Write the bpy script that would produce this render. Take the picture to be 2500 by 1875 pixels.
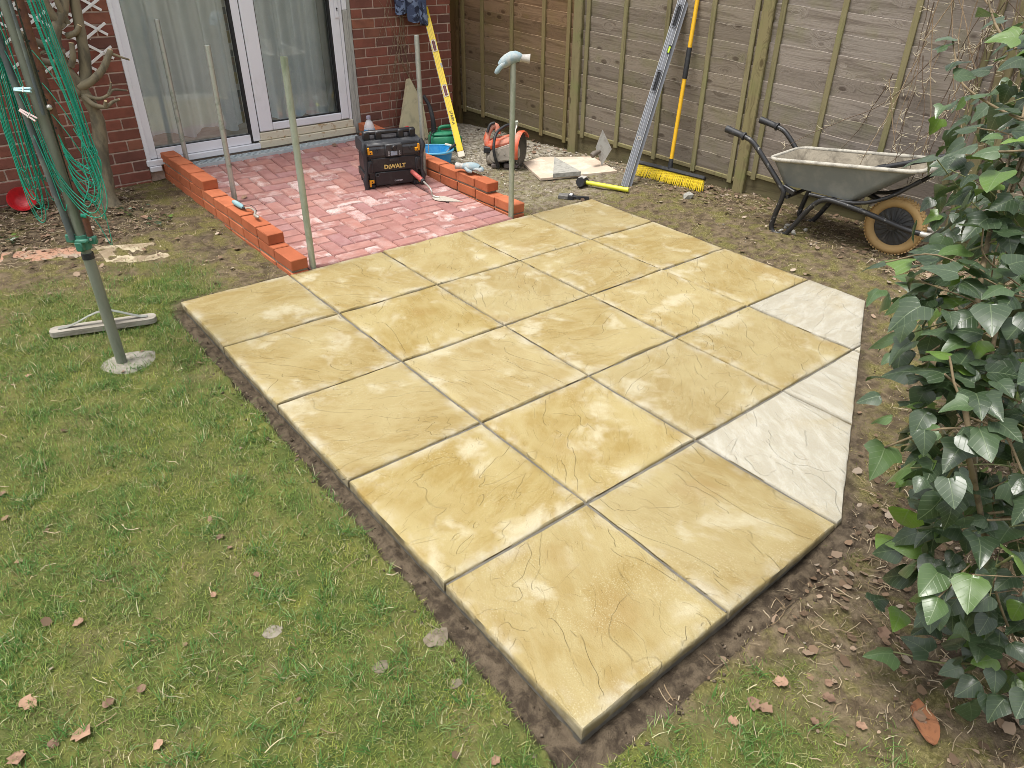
import bpy, bmesh, math, random
import numpy as np
from mathutils import Vector, Matrix, noise, Euler

for o in list(bpy.data.objects):
    bpy.data.objects.remove(o, do_unlink=True)
SC = bpy.context.scene
COL = SC.collection
R = random.Random(7)
NR = np.random.RandomState(7)

# ------------------------------------------------------------------ camera, world, sun, exposure
CAM = Vector((-0.8207, -3.7539, 1.5851))
YAW, PITCH, ROLL = 0.69014, 0.54593, 0.00929
FW = Vector((math.sin(YAW)*math.cos(PITCH), math.cos(YAW)*math.cos(PITCH), -math.sin(PITCH)))
RT = Vector((math.cos(YAW), -math.sin(YAW), 0))
UP = RT.cross(FW)
R2 = math.cos(ROLL)*RT + math.sin(ROLL)*UP
U2 = -math.sin(ROLL)*RT + math.cos(ROLL)*UP
cd = bpy.data.cameras.new('camera')
cam = bpy.data.objects.new('camera', cd); COL.objects.link(cam)
cd.sensor_fit = 'HORIZONTAL'; cd.sensor_width = 36.0; cd.lens = 1734.43*36/2500
cd.clip_start = 0.05; cd.clip_end = 800
cam.matrix_world = Matrix((( R2.x, U2.x, -FW.x, CAM.x), (R2.y, U2.y, -FW.y, CAM.y), (R2.z, U2.z, -FW.z, CAM.z), (0, 0, 0, 1)))
SC.camera = cam

SUN_EL, SUN_AZ = math.radians(72), math.radians(285)     # azimuth measured clockwise from +y
w = bpy.data.worlds.new('World'); SC.world = w; w.use_nodes = True
wn = w.node_tree.nodes; wl = w.node_tree.links
bg = wn['Background']
sky = wn.new('ShaderNodeTexSky'); sky.sky_type = 'NISHITA'; sky.sun_disc = False
sky.sun_elevation = SUN_EL; sky.sun_rotation = SUN_AZ; sky.air_density = 1.2; sky.dust_density = 4.0
hs = wn.new('ShaderNodeHueSaturation'); hs.inputs['Saturation'].default_value = 0.22
wl.new(sky.outputs['Color'], hs.inputs['Color']); wl.new(hs.outputs['Color'], bg.inputs['Color'])
bg.inputs['Strength'].default_value = 0.13
sd = bpy.data.lights.new('sun', 'SUN'); sd.energy = 1.7; sd.angle = math.radians(22); sd.color = (1.0, 0.96, 0.9)
sun = bpy.data.objects.new('sun', sd); COL.objects.link(sun)
sv = Vector((math.sin(SUN_AZ)*math.cos(SUN_EL), math.cos(SUN_AZ)*math.cos(SUN_EL), math.sin(SUN_EL)))
sun.location = sv*30; sun.rotation_euler = (-sv).to_track_quat('-Z', 'Y').to_euler()
SC.view_settings.view_transform = 'Standard'; SC.view_settings.look = 'None'
SC.view_settings.exposure = 0.92; SC.view_settings.gamma = 1.0
SC.view_settings.use_curve_mapping = False
SC.render.engine = 'CYCLES'; SC.cycles.pixel_filter_type = 'BLACKMAN_HARRIS'; SC.cycles.filter_width = 0.85
SC.cycles.max_bounces = 7; SC.cycles.diffuse_bounces = 3; SC.cycles.glossy_bounces = 3
SC.cycles.transparent_max_bounces = 8; SC.cycles.caustics_reflective = False; SC.cycles.caustics_refractive = False
try:
    SC.cycles.use_denoising = True; SC.cycles.denoiser = 'OPENIMAGEDENOISE'
except Exception:
    pass

# ------------------------------------------------------------------ terrain
AX, AY = -0.004035, 0.026735
def sz(x, y): return AX*x + AY*y
def sst(t):
    t = np.clip(t, 0, 1); return t*t*(3-2*t)
def patio_d(x, y):
    return np.maximum.reduce([-x, y, x-3.05, -3.05-y, (x-1.235)*.432-(y+3.05)*.902])
def hnoise(x, y):
    return (np.sin(x*7.1+1.3*np.sin(y*5.3))*np.cos(y*6.7+np.sin(x*4.9))*.5
            + np.sin(x*17.3+y*9.1+2*np.sin(y*13))*.25 + np.sin(y*23.7-x*14.9+1.7*np.sin(x*19))*.2)
def gz(x, y, rough=True):
    x = np.asarray(x, float); y = np.asarray(y, float)
    o = -.022 + np.maximum(.042*sst((x-3.0)/.6), .06*sst((y-.2)/1.9))
    left = sst((-x+.02)/.1)
    o = o - .010*left*(1-sst((y-.1)/.5))
    if rough: o = o + .006*hnoise(x, y)
    d = patio_d(x, y)
    wob = .02*hnoise(x*2.3, y*2.3)
    tl = ((x < .02) & (y < -.04)); tf = (y < -3.0) & (x < 1.5)
    tr = (1 - sst((d-.045-wob*.8-.022*sst((-2.2-y)/.6))/.028)) * np.where(tl | tf, 1, 0) * np.where(tf & ~tl, 1 - sst((x-1.0)/.25), 1)
    o = o*(1-tr) + (-.078 + .007*hnoise(x*4, y*4))*tr
    inside = 1 - sst((d+.05)/.04)
    o = o*(1-inside) - .075*inside
    ramp = ((x > .66) & (x < 2.38) & (y > -.02) & (y < 2.15))
    o = np.where(ramp, -.06, o)
    return sz(x, y) + o
def gzf(x, y): return float(gz(x, y))
def ramp_o(y): return .012*y + .025*y*y
def rampz(x, y): return sz(x, y) + ramp_o(y)

# ------------------------------------------------------------------ mesh helpers
class MB:
    def __init__(s): s.v = []; s.f = []; s.uv = None
    def add(s, vs, fs):
        n = len(s.v); s.v += [Vector(p) for p in vs]; s.f += [tuple(i+n for i in f) for f in fs]; return s
    def box(s, c, size, M=None, b=0.0):
        vs, fs = cbox(size, b) if b else bx(size)
        M = M or Matrix.Identity(3); c = Vector(c)
        return s.add([c + M @ Vector(p) for p in vs], fs)
    def tube(s, pts, r, n=8, cap=True, flat=1.0):
        pts = [Vector(p) for p in pts]; m = len(pts)
        rs = [r]*m if not hasattr(r, '__len__') else list(r)
        t0 = (pts[1]-pts[0]).normalized()
        a = Vector((0, 0, 1)) if abs(t0.z) < .9 else Vector((1, 0, 0))
        u = t0.cross(a).normalized(); vs = []; fs = []
        for i, p in enumerate(pts):
            t = (pts[min(i+1, m-1)]-pts[max(i-1, 0)])
            t = t.normalized() if t.length > 1e-9 else t0
            u = (u - t*u.dot(t)); u = u.normalized() if u.length > 1e-6 else t.orthogonal().normalized()
            q = t.cross(u)
            for k in range(n):
                an = 2*math.pi*k/n
                vs.append(p + rs[i]*(math.cos(an)*u + flat*math.sin(an)*q))
        for i in range(m-1):
            for k in range(n):
                k2 = (k+1) % n; fs.append((i*n+k, i*n+k2, (i+1)*n+k2, (i+1)*n+k))
        if cap:
            fs.append(tuple(range(n-1, -1, -1))); fs.append(tuple((m-1)*n+k for k in range(n)))
        return s.add(vs, fs)
    def lathe(s, prof, n=20, M=None, a0=0, a1=2*math.pi, cap=True):
        full = abs(a1-a0-2*math.pi) < 1e-6; m = n if full else n+1
        M = M or Matrix.Identity(4); vs = []; fs = []
        for (r, z) in prof:
            for k in range(m):
                an = a0+(a1-a0)*k/n; vs.append(M @ Vector((r*math.cos(an), r*math.sin(an), z)))
        for i in range(len(prof)-1):
            for k in range(n):
                k2 = (k+1) % m; fs.append((i*m+k, i*m+k2, (i+1)*m+k2, (i+1)*m+k))
        if cap and full:
            if prof[0][0] > 1e-5: fs.append(tuple(range(m-1, -1, -1)))
            if prof[-1][0] > 1e-5: fs.append(tuple((len(prof)-1)*m+k for k in range(m)))
        return s.add(vs, fs)
    def prism(s, poly, M, h):
        # polygon in local xy of M, extruded along local +z by h
        n = len(poly); vs = [M @ Vector((p[0], p[1], 0)) for p in poly] + [M @ Vector((p[0], p[1], h)) for p in poly]
        fs = [tuple(range(n-1, -1, -1)), tuple(range(n, 2*n))] + [(i, (i+1) % n, n+(i+1) % n, n+i) for i in range(n)]
        return s.add(vs, fs)
    def grid(s, P, closed=False):
        m, n = len(P), len(P[0]); vs = [p for row in P for p in row]; fs = []
        for i in range(m-1):
            for k in range(n-1 if not closed else n):
                k2 = (k+1) % n; fs.append((i*n+k, i*n+k2, (i+1)*n+k2, (i+1)*n+k))
        return s.add(vs, fs)
def bx(size):
    x, y, z = [q/2 for q in size]
    return ([(-x, -y, -z), (x, -y, -z), (x, y, -z), (-x, y, -z), (-x, -y, z), (x, -y, z), (x, y, z), (-x, y, z)],
            [(3, 2, 1, 0), (4, 5, 6, 7), (0, 1, 5, 4), (1, 2, 6, 5), (2, 3, 7, 6), (3, 0, 4, 7)])
def cbox(size, b):
    h = [q/2 for q in size]; vs = []; idx = {}
    for sx in (-1, 1):
        for sy in (-1, 1):
            for szn in (-1, 1):
                for ax in range(3):
                    p = [sx*(h[0]-b), sy*(h[1]-b), szn*(h[2]-b)]; p[ax] = (sx, sy, szn)[ax]*h[ax]
                    idx[(sx, sy, szn, ax)] = len(vs); vs.append(tuple(p))
    I = lambda a, b_, c, ax: idx[(a, b_, c, ax)]
    fs = []
    for sgn in (-1, 1):
        q = [I(sgn, -1, -1, 0), I(sgn, 1, -1, 0), I(sgn, 1, 1, 0), I(sgn, -1, 1, 0)]; fs.append(tuple(q if sgn > 0 else q[::-1]))
        q = [I(-1, sgn, -1, 1), I(-1, sgn, 1, 1), I(1, sgn, 1, 1), I(1, sgn, -1, 1)]; fs.append(tuple(q if sgn > 0 else q[::-1]))
        q = [I(-1, -1, sgn, 2), I(1, -1, sgn, 2), I(1, 1, sgn, 2), I(-1, 1, sgn, 2)]; fs.append(tuple(q if sgn > 0 else q[::-1]))
    for a in (-1, 1):
        for b_ in (-1, 1):
            fs.append((I(-1, a, b_, 1), I(1, a, b_, 1), I(1, a, b_, 2), I(-1, a, b_, 2)))
            fs.append((I(a, -1, b_, 0), I(a, 1, b_, 0), I(a, 1, b_, 2), I(a, -1, b_, 2)))
            fs.append((I(a, b_, -1, 0), I(a, b_, 1, 0), I(a, b_, 1, 1), I(a, b_, -1, 1)))
    for sx in (-1, 1):
        for sy in (-1, 1):
            for szn in (-1, 1): fs.append((I(sx, sy, szn, 0), I(sx, sy, szn, 1), I(sx, sy, szn, 2)))
    return vs, fs
WM = {}
def wm(o): return WM.get(o.name, Matrix.Identity(4)) if o is not None else Matrix.Identity(4)
def mesh_from(name, vs, fs, smooth=None):
    me = bpy.data.meshes.new(name); me.from_pydata([tuple(v) for v in vs], [], fs); me.validate(); 
    bm = bmesh.new(); bm.from_mesh(me); bmesh.ops.recalc_face_normals(bm, faces=bm.faces); bm.to_mesh(me); bm.free()
    if smooth is not None:
        me.polygons.foreach_set('use_smooth', [True]*len(me.polygons))
        me.set_sharp_from_angle(angle=math.radians(smooth))
    return me
def link(name, me, m, parent=None, M=None):
    o = bpy.data.objects.new(name, me); COL.objects.link(o)
    if m is not None and len(me.materials) == 0: me.materials.append(m)
    if parent is not None: o.parent = parent
    W = M if M is not None else wm(parent)
    o.matrix_basis = wm(parent).inverted() @ W
    WM[o.name] = W.copy()
    return o
def obj(name, mb, m, parent=None, smooth=40, loc=None):
    """mesh built in world coordinates, linked under parent (or with its origin at loc)"""
    W = wm(parent) if loc is None else Matrix.Translation(loc)
    if parent is None and loc is None:
        c = sum(mb.v, Vector())/len(mb.v); W = Matrix.Translation((c.x, c.y, min(v.z for v in mb.v)))
    Wi = W.inverted()
    return link(name, mesh_from(name, [Wi @ v for v in mb.v], mb.f, smooth), m, parent, W)
def tag(o, label=None, cat=None, group=None, kind=None):
    if label: o['label'] = label
    if cat: o['category'] = cat
    if group: o['group'] = group
    if kind: o['kind'] = kind
    return o
def thing(name, label, cat, loc, rz=0.0, group=None):
    o = bpy.data.objects.new(name, None); COL.objects.link(o); o.empty_display_size = .05
    W = Matrix.Translation(loc) @ Matrix.Rotation(rz, 4, 'Z'); o.matrix_basis = W; WM[o.name] = W
    return tag(o, label, cat, group)
def basis(x, y=None, z=None, loc=(0, 0, 0)):
    """4x4 from x axis and approximate second axis"""
    X = Vector(x).normalized()
    if z is not None:
        Z = Vector(z); Z = (Z - X*Z.dot(X)).normalized(); Y = Z.cross(X)
    else:
        Y = Vector(y); Y = (Y - X*Y.dot(X)).normalized(); Z = X.cross(Y)
    M = Matrix((X, Y, Z)).transposed().to_4x4(); M.translation = Vector(loc); return M
def curve_pts(pts, n=6):
    """Catmull-Rom"""
    P = [Vector(p) for p in pts]; P = [2*P[0]-P[1]] + P + [2*P[-1]-P[-2]]; out = []
    for i in range(1, len(P)-2):
        for k in range(n):
            t = k/n; a, b, c, d = P[i-1], P[i], P[i+1], P[i+2]
            out.append(.5*((2*b)+(c-a)*t+(2*a-5*b+4*c-d)*t*t+(3*b-a-3*c+d)*t**3))
    out.append(P[-2]); return out

# ------------------------------------------------------------------ materials
def newmat(name):
    m = bpy.data.materials.new(name); m.use_nodes = True
    nt = m.node_tree; b = nt.nodes['Principled BSDF']; return m, nt, b
def nd(nt, typ, ins=None, **props):
    n = nt.nodes.new('ShaderNode'+typ)
    for k, v in props.items(): setattr(n, k, v)
    for k, v in (ins or {}).items():
        if isinstance(v, bpy.types.NodeSocket): nt.links.new(v, n.inputs[k])
        else: n.inputs[k].default_value = v
    return n
def c4(c): return (c[0], c[1], c[2], 1.0)
def nz(nt, vec, scale, detail=3, rough=.55, dist=0.0):
    return nd(nt, 'TexNoise', {'Vector': vec, 'Scale': scale, 'Detail': detail, 'Roughness': rough, 'Distortion': dist}).outputs['Fac']
def mixc(nt, f, a, b, mode='MIX'):
    n = nt.nodes.new('ShaderNodeMix'); n.data_type = 'RGBA'; n.blend_type = mode
    for s, v in ((n.inputs[0], f), (n.inputs[6], a), (n.inputs[7], b)):
        if isinstance(v, bpy.types.NodeSocket): nt.links.new(v, s)
        else: s.default_value = v if isinstance(v, (int, float)) else c4(v)
    return n.outputs[2]
def mth(nt, op, a, b=0.0, c=0.0):
    n = nd(nt, 'Math', operation=op)
    for i, v in enumerate((a, b, c)):
        if isinstance(v, bpy.types.NodeSocket): nt.links.new(v, n.inputs[i])
        else: n.inputs[i].default_value = v
    return n.outputs[0]
def mr(nt, v, a, b, c=0.0, d=1.0, smooth=True):
    n = nd(nt, 'MapRange', {'Value': v, 'From Min': a, 'From Max': b, 'To Min': c, 'To Max': d})
    n.interpolation_type = 'SMOOTHSTEP' if smooth else 'LINEAR'; return n.outputs[0]
def objco(nt, scale=(1, 1, 1), shift=True):
    tc = nd(nt, 'TexCoord'); v = tc.outputs['Object']
    if shift:
        oi = nd(nt, 'ObjectInfo'); k = mth(nt, 'MULTIPLY', oi.outputs['Random'], 61.0)
        v = nd(nt, 'VectorMath', {0: v, 1: nd(nt, 'CombineXYZ', {0: k, 1: k, 2: k}).outputs[0]}, operation='ADD').outputs[0]
    if scale != (1, 1, 1):
        v = nd(nt, 'Mapping', {'Vector': v, 'Scale': scale}).outputs[0]
    return v
def bump(nt, b, h, strength=.4, dist=.003):
    n = nd(nt, 'Bump', {'Height': h, 'Strength': strength, 'Distance': dist}); nt.links.new(n.outputs[0], b.inputs['Normal'])
def pm(name, c, rough=.5, metal=0.0, c2=None, scale=12.0, lo=.45, hi=.65, bmp=0.0, bscale=60, vary=0.0, stretch=(1, 1, 1), spec=.5):
    """general painted/plastic/metal surface with a second colour as wear or dirt"""
    m, nt, b = newmat(name)
    b.inputs['Roughness'].default_value = rough; b.inputs['Metallic'].default_value = metal
    b.inputs['Specular IOR Level'].default_value = spec
    v = objco(nt, stretch); col = None
    if c2 is not None:
        f = mr(nt, nz(nt, v, scale, 5, .65, .4), lo, hi); col = mixc(nt, f, c, c2)
        nt.links.new(mr(nt, f, 0, 1, rough, min(1, rough+.25)), b.inputs['Roughness'])
    if vary:
        oi = nd(nt, 'ObjectInfo'); k = mr(nt, oi.outputs['Random'], 0, 1, 1-vary, 1+vary, False)
        col = mixc(nt, 1.0, col if col is not None else c, nd(nt, 'CombineColor', {0: k, 1: k, 2: k}).outputs[0], 'MULTIPLY')
    if col is None: b.inputs['Base Color'].default_value = c4(c)
    else: nt.links.new(col, b.inputs['Base Color'])
    if bmp: bump(nt, b, nz(nt, v, bscale, 4, .6), bmp, .003)
    return m

def make_slab_mat():
    m, nt, b = newmat('riven_stone')
    tc = nd(nt, 'TexCoord'); oi = nd(nt, 'ObjectInfo'); rnd = oi.outputs['Random']
    raw = tc.outputs['Object']
    ang = mth(nt, 'MULTIPLY', rnd, 19.0)
    vr = nd(nt, 'VectorRotate', {'Vector': raw, 'Angle': ang}, rotation_type='Z_AXIS').outputs[0]
    k = mth(nt, 'MULTIPLY', rnd, 83.0)
    p = nd(nt, 'VectorMath', {0: vr, 1: nd(nt, 'CombineXYZ', {0: k, 1: k, 2: 0.0}).outputs[0]}, operation='ADD').outputs[0]
    ps = nd(nt, 'Mapping', {'Vector': p, 'Scale': (1.0, 2.6, 1.0)}).outputs[0]
    n1 = nz(nt, p, 2.6, 5, .6, .8); n2 = nz(nt, ps, 7.0, 6, .65, .5); n3 = nz(nt, p, 4.2, 4, .6, .3)
    fine = nz(nt, p, 210, 2, .5)
    och, crm, pale = (.30, .212, .062), (.40, .325, .15), (.52, .465, .31)
    col = mixc(nt, mr(nt, n1, .38, .66), och, crm)
    col = mixc(nt, mr(nt, n2, .42, .68, 0, .75), col, (.38, .305, .13))
    col = mixc(nt, mr(nt, n3, .54, .70, 0, .85), col, pale)
    col = mixc(nt, mr(nt, nz(nt, p, 3.1, 3, .5, .2), .58, .74, 0, .55), col, (.29, .185, .05))
    sp = mth(nt, 'MULTIPLY', mr(nt, nz(nt, p, 190, 3, .7), .54, .64), mr(nt, nz(nt, p, 5.5, 3, .6), .42, .58))
    col = mixc(nt, mth(nt, 'MULTIPLY', sp, .55), col, (.56, .50, .30))
    # pale bloom along the edges of each slab
    sx = nd(nt, 'SeparateXYZ', {0: raw})
    ed = mth(nt, 'MAXIMUM', mth(nt, 'ABSOLUTE', sx.outputs[0]), mth(nt, 'ABSOLUTE', sx.outputs[1]))
    bl = mth(nt, 'MULTIPLY', mr(nt, ed, .235, .30), mr(nt, nz(nt, p, 7, 4, .6), .42, .68))
    col = mixc(nt, mth(nt, 'MULTIPLY', bl, .6), col, (.56, .53, .43))
    # cut slabs are greyer and paler: object colour red channel
    sc = nd(nt, 'SeparateColor', {0: oi.outputs['Color']})
    gp = mixc(nt, mr(nt, n2, .4, .65), (.415, .39, .315), (.50, .48, .41))
    gp = mixc(nt, mr(nt, n1, .5, .72, 0, .7), gp, (.40, .34, .21))
    col = mixc(nt, sc.outputs[0], gp, col)
    tint = mr(nt, sc.outputs[1], 0, 1, .74, 1.0, False)
    col = mixc(nt, 1.0, col, nd(nt, 'CombineColor', {0: tint, 1: tint, 2: tint}).outputs[0], 'MULTIPLY')
    col = mixc(nt, mr(nt, fine, .3, .7, .0, .22), col, (.26, .19, .08))
    # sawn and moulded sides, picked by normal, take darker mottled browns than the top
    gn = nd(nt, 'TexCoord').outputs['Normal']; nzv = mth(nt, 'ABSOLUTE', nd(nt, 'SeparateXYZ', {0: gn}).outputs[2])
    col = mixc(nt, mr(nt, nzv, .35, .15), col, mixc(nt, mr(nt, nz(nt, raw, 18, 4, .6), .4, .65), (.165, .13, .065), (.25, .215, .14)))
    nt.links.new(col, b.inputs['Base Color'])
    b.inputs['Roughness'].default_value = .82; b.inputs['Specular IOR Level'].default_value = .25
    # riven ledges: a warped field cut into a few thin steps
    pw = nd(nt, 'Mapping', {'Vector': p, 'Scale': (1.0, 1.9, 1.0)}).outputs[0]
    def steps(sc_, mul, dist):
        t = mth(nt, 'MULTIPLY', nz(nt, pw, sc_, 3, .45, dist), mul)
        return mth(nt, 'ADD', mth(nt, 'FLOOR', t), mr(nt, mth(nt, 'FRACT', t), 0.0, .07))
    st = mth(nt, 'MULTIPLY', steps(2.3, 7.0, .6), .55)
    st2 = mth(nt, 'MULTIPLY', steps(6.5, 5.0, .6), .2)
    ht = mth(nt, 'ADD', mth(nt, 'ADD', st, st2), mth(nt, 'ADD', mth(nt, 'MULTIPLY', fine, .16), mth(nt, 'MULTIPLY', nz(nt, ps, 26, 4, .7), .35)))
    bump(nt, b, ht, .85, .0060)
    return m
def make_brick_mat(name, cols, mort=(.5, .4, .33), fleck=.25, rough=.9, bmp=.7, bscale=120, dust=None):
    m, nt, b = newmat(name)
    v = objco(nt); oi = nd(nt, 'ObjectInfo'); cr = nd(nt, 'ValToRGB', {0: oi.outputs['Random']})
    e = cr.color_ramp.elements
    while len(e) < len(cols): e.new(.5)
    for i, c in enumerate(cols): e[i].position = i/(len(cols)-1); e[i].color = c4(c)
    cr.color_ramp.interpolation = 'LINEAR'
    n = nz(nt, v, 9, 5, .6, .3); f = nz(nt, v, 150, 3, .7)
    col = mixc(nt, mr(nt, n, .35, .7, 0, .45), cr.outputs[0], (cols[0][0]*.6, cols[0][1]*.6, cols[0][2]*.6))
    col = mixc(nt, mr(nt, f, .55, .75, 0, fleck), col, (cols[-1][0]*1.5, cols[-1][1]*1.5, cols[-1][2]*1.5))
    if dust:
        rr = mth(nt, 'FRACT', mth(nt, 'MULTIPLY', oi.outputs['Random'], 7.31))
        d = mth(nt, 'MULTIPLY', mr(nt, nz(nt, v, 11, 4, .6, .3), .40, .66), mr(nt, rr, .35, 1.0, .12, 1.0, True))
        d2 = mth(nt, 'MULTIPLY', d, mr(nt, nz(nt, v, 170, 2, .6), .35, .6, .45, 1))
        col = mixc(nt, mth(nt, 'MULTIPLY', d2, .8), col, dust)
    nt.links.new(col, b.inputs['Base Color']); b.inputs['Roughness'].default_value = rough
    b.inputs['Specular IOR Level'].default_value = .25
    bump(nt, b, mth(nt, 'ADD', mth(nt, 'MULTIPLY', f, .5), nz(nt, v, bscale*.3, 4, .65)), bmp, .002)
    return m
def make_wood(name, cols, along='x', green=(.20, .21, .09), gr=.5, knots=True, bmp=.5, rough=.85):
    m, nt, b = newmat(name)
    st = {'x': (1.6, 26, 26), 'y': (26, 1.6, 26), 'z': (26, 26, 1.6)}[along]
    kt = {'x': (7, 13, 13), 'y': (13, 7, 13), 'z': (13, 13, 7)}[along]
    v = objco(nt); vs = nd(nt, 'Mapping', {'Vector': v, 'Scale': st}).outputs[0]
    oi = nd(nt, 'ObjectInfo'); r_ = oi.outputs['Random']
    vk = nd(nt, 'Mapping', {'Vector': v, 'Scale': kt}).outputs[0]
    vo = nd(nt, 'TexVoronoi', {'Vector': vk, 'Scale': 1.0, 'Randomness': 1.0})
    kd = vo.outputs['Distance']; kr = nd(nt, 'SeparateColor', {0: vo.outputs['Color']}).outputs[0]
    ksel = mr(nt, kr, .66, .69)                       # only some cells hold a knot
    kn = mth(nt, 'MULTIPLY', mr(nt, kd, .26, .13), ksel)
    warp = mth(nt, 'MULTIPLY', mth(nt, 'MULTIPLY', mr(nt, kd, .75, .1), ksel), 2.6)
    vw = nd(nt, 'VectorMath', {0: vs, 1: nd(nt, 'CombineXYZ', {0: warp, 1: warp, 2: warp}).outputs[0]}, operation='ADD').outputs[0] if knots else vs
    g = nz(nt, vw, 1.0, 6, .7, .6); g2 = nz(nt, v, 5, 3, .6)
    col = mixc(nt, mr(nt, g, .3, .7), cols[0], cols[1])
    col = mixc(nt, mr(nt, r_, 0, 1, 0, .8, False), col, cols[2], 'MIX') if len(cols) > 2 else col
    col = mixc(nt, mr(nt, g, .45, .66, 0, .75), col, (cols[0][0]*.55, cols[0][1]*.52, cols[0][2]*.5))
    col = mixc(nt, mr(nt, g2, .45, .75, 0, gr), col, green)
    if knots: col = mixc(nt, mth(nt, 'MULTIPLY', kn, .8), col, (cols[0][0]*.4, cols[0][1]*.36, cols[0][2]*.34))
    col = mixc(nt, 1.0, col, oi.outputs['Color'], 'MULTIPLY')
    nt.links.new(col, b.inputs['Base Color']); b.inputs['Roughness'].default_value = rough
    b.inputs['Specular IOR Level'].default_value = .2
    bump(nt, b, mth(nt, 'ADD', g, mth(nt, 'MULTIPLY', nz(nt, vw, 2.5, 4, .7), .5)), bmp, .003)
    return m
def make_ground_mat():
    m, nt, b = newmat('garden_earth')
    tc = nd(nt, 'TexCoord'); v = tc.outputs['Object']
    at = nd(nt, 'Attribute', attribute_name='zone'); s = nd(nt, 'SeparateColor', {0: at.outputs['Color']})
    gr, lit, dst = s.outputs[0], s.outputs[1], s.outputs[2]
    n1 = nz(nt, v, 3.2, 5, .6, .3); n2 = nz(nt, v, 22, 5, .65, .3); n3 = nz(nt, v, 110, 4, .7); n4 = nz(nt, v, 9, 4, .6, .5)
    soil = mixc(nt, mr(nt, n2, .35, .68), (.082, .061, .038), (.185, .142, .09))
    moss = mixc(nt, mr(nt, n3, .35, .68), (.09, .082, .026), (.215, .19, .075))
    green = mixc(nt, mr(nt, n4, .35, .68), (.055, .085, .02), (.15, .155, .04))
    litc = mixc(nt, mr(nt, n2, .38, .64), (.062, .045, .030), (.175, .135, .09))  # leaf litter, tone also lowered to carry shade under the ivy
    dust = mixc(nt, mr(nt, n2, .35, .68), (.28, .25, .20), (.46, .42, .35))
    col = mixc(nt, mr(nt, n4, .36, .58), moss, soil)
    col = mixc(nt, mth(nt, 'MULTIPLY', gr, mr(nt, n1, .28, .5, .45, 1)), col, green)
    col = mixc(nt, mth(nt, 'MULTIPLY', lit, mr(nt, n4, .3, .6, .3, 1)), col, litc)
    col = mixc(nt, mth(nt, 'MULTIPLY', dst, mr(nt, n2, .3, .6, .35, 1)), col, dust)
    col = mixc(nt, mr(nt, n3, .60, .78, 0, .4), col, (.38, .31, .2))
    bare = nd(nt, 'Attribute', attribute_name='mud').outputs['Fac']
    mud = mixc(nt, mr(nt, n2, .35, .65), (.05, .038, .027), (.135, .105, .072))  # bare trench soil, its colour also darkened to deepen the trench's shade
    col = mixc(nt, bare, col, mud)
    nt.links.new(col, b.inputs['Base Color']); b.inputs['Roughness'].default_value = .95; b.inputs['Specular IOR Level'].default_value = .12
    bump(nt, b, mth(nt, 'ADD', mth(nt, 'MULTIPLY', n2, .8), mth(nt, 'MULTIPLY', n3, .5)), 1.0, .012)
    return m
def make_attr_mat(name, rough=.75, trans=.25, spec=.2):
    m, nt, b = newmat(name)
    at = nd(nt, 'Attribute', attribute_name='col')
    nt.links.new(at.outputs['Color'], b.inputs['Base Color']); b.inputs['Roughness'].default_value = rough
    b.inputs['Specular IOR Level'].default_value = spec
    if trans:
        tr = nd(nt, 'BsdfTranslucent', {'Color': at.outputs['Color']}); mx = nd(nt, 'MixShader', {0: trans, 1: b.outputs[0], 2: tr.outputs[0]})
        nt.links.new(mx.outputs[0], nt.nodes['Material Output'].inputs[0])
    return m
def make_leaf_mat():
    m, nt, b = newmat('ivy_leaf')
    uv = nd(nt, 'UVMap').outputs[0]; s = nd(nt, 'SeparateXYZ', {0: uv}); oi = nd(nt, 'ObjectInfo')
    at = nd(nt, 'Attribute', attribute_name='tone').outputs['Fac']
    r_ = mth(nt, 'FRACT', mth(nt, 'ADD', oi.outputs['Random'], at))
    u = mth(nt, 'ABSOLUTE', mth(nt, 'SUBTRACT', s.outputs[0], .5)); vv = s.outputs[1]
    side = mth(nt, 'FRACT', mth(nt, 'MULTIPLY', mth(nt, 'SUBTRACT', vv, mth(nt, 'MULTIPLY', u, .9)), 5.0))
    vein = mth(nt, 'MAXIMUM', mr(nt, u, .016, .006), mth(nt, 'MULTIPLY', mr(nt, mth(nt, 'ABSOLUTE', mth(nt, 'SUBTRACT', side, .5)), .07, .02), .55))
    cr = nd(nt, 'ValToRGB', {0: r_}); e = cr.color_ramp.elements
    while len(e) < 5: e.new(.5)
    for i, (p, c) in enumerate(((0, (.018, .036, .014)), (.35, (.036, .062, .028)), (.66, (.060, .092, .050)), (.86, (.075, .13, .045)), (1.0, (.15, .26, .03)))):
        e[i].position = p; e[i].color = c4(c)
    v = objco(nt); n = nz(nt, v, 40, 4, .6)
    col = mixc(nt, mr(nt, n, .4, .7, 0, .35), cr.outputs[0], (.07, .095, .055))
    col = mixc(nt, mth(nt, 'MULTIPLY', vein, .45), col, (.20, .26, .13))
    nt.links.new(col, b.inputs['Base Color']); b.inputs['Roughness'].default_value = .30; b.inputs['Specular IOR Level'].default_value = .65
    tr = nd(nt, 'BsdfTranslucent', {'Color': mixc(nt, .5, col, (.10, .20, .02))})
    mx = nd(nt, 'MixShader', {0: .22, 1: b.outputs[0], 2: tr.outputs[0]}); nt.links.new(mx.outputs[0], nt.nodes['Material Output'].inputs[0])
    bump(nt, b, vein, .25, .002)
    return m
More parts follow.
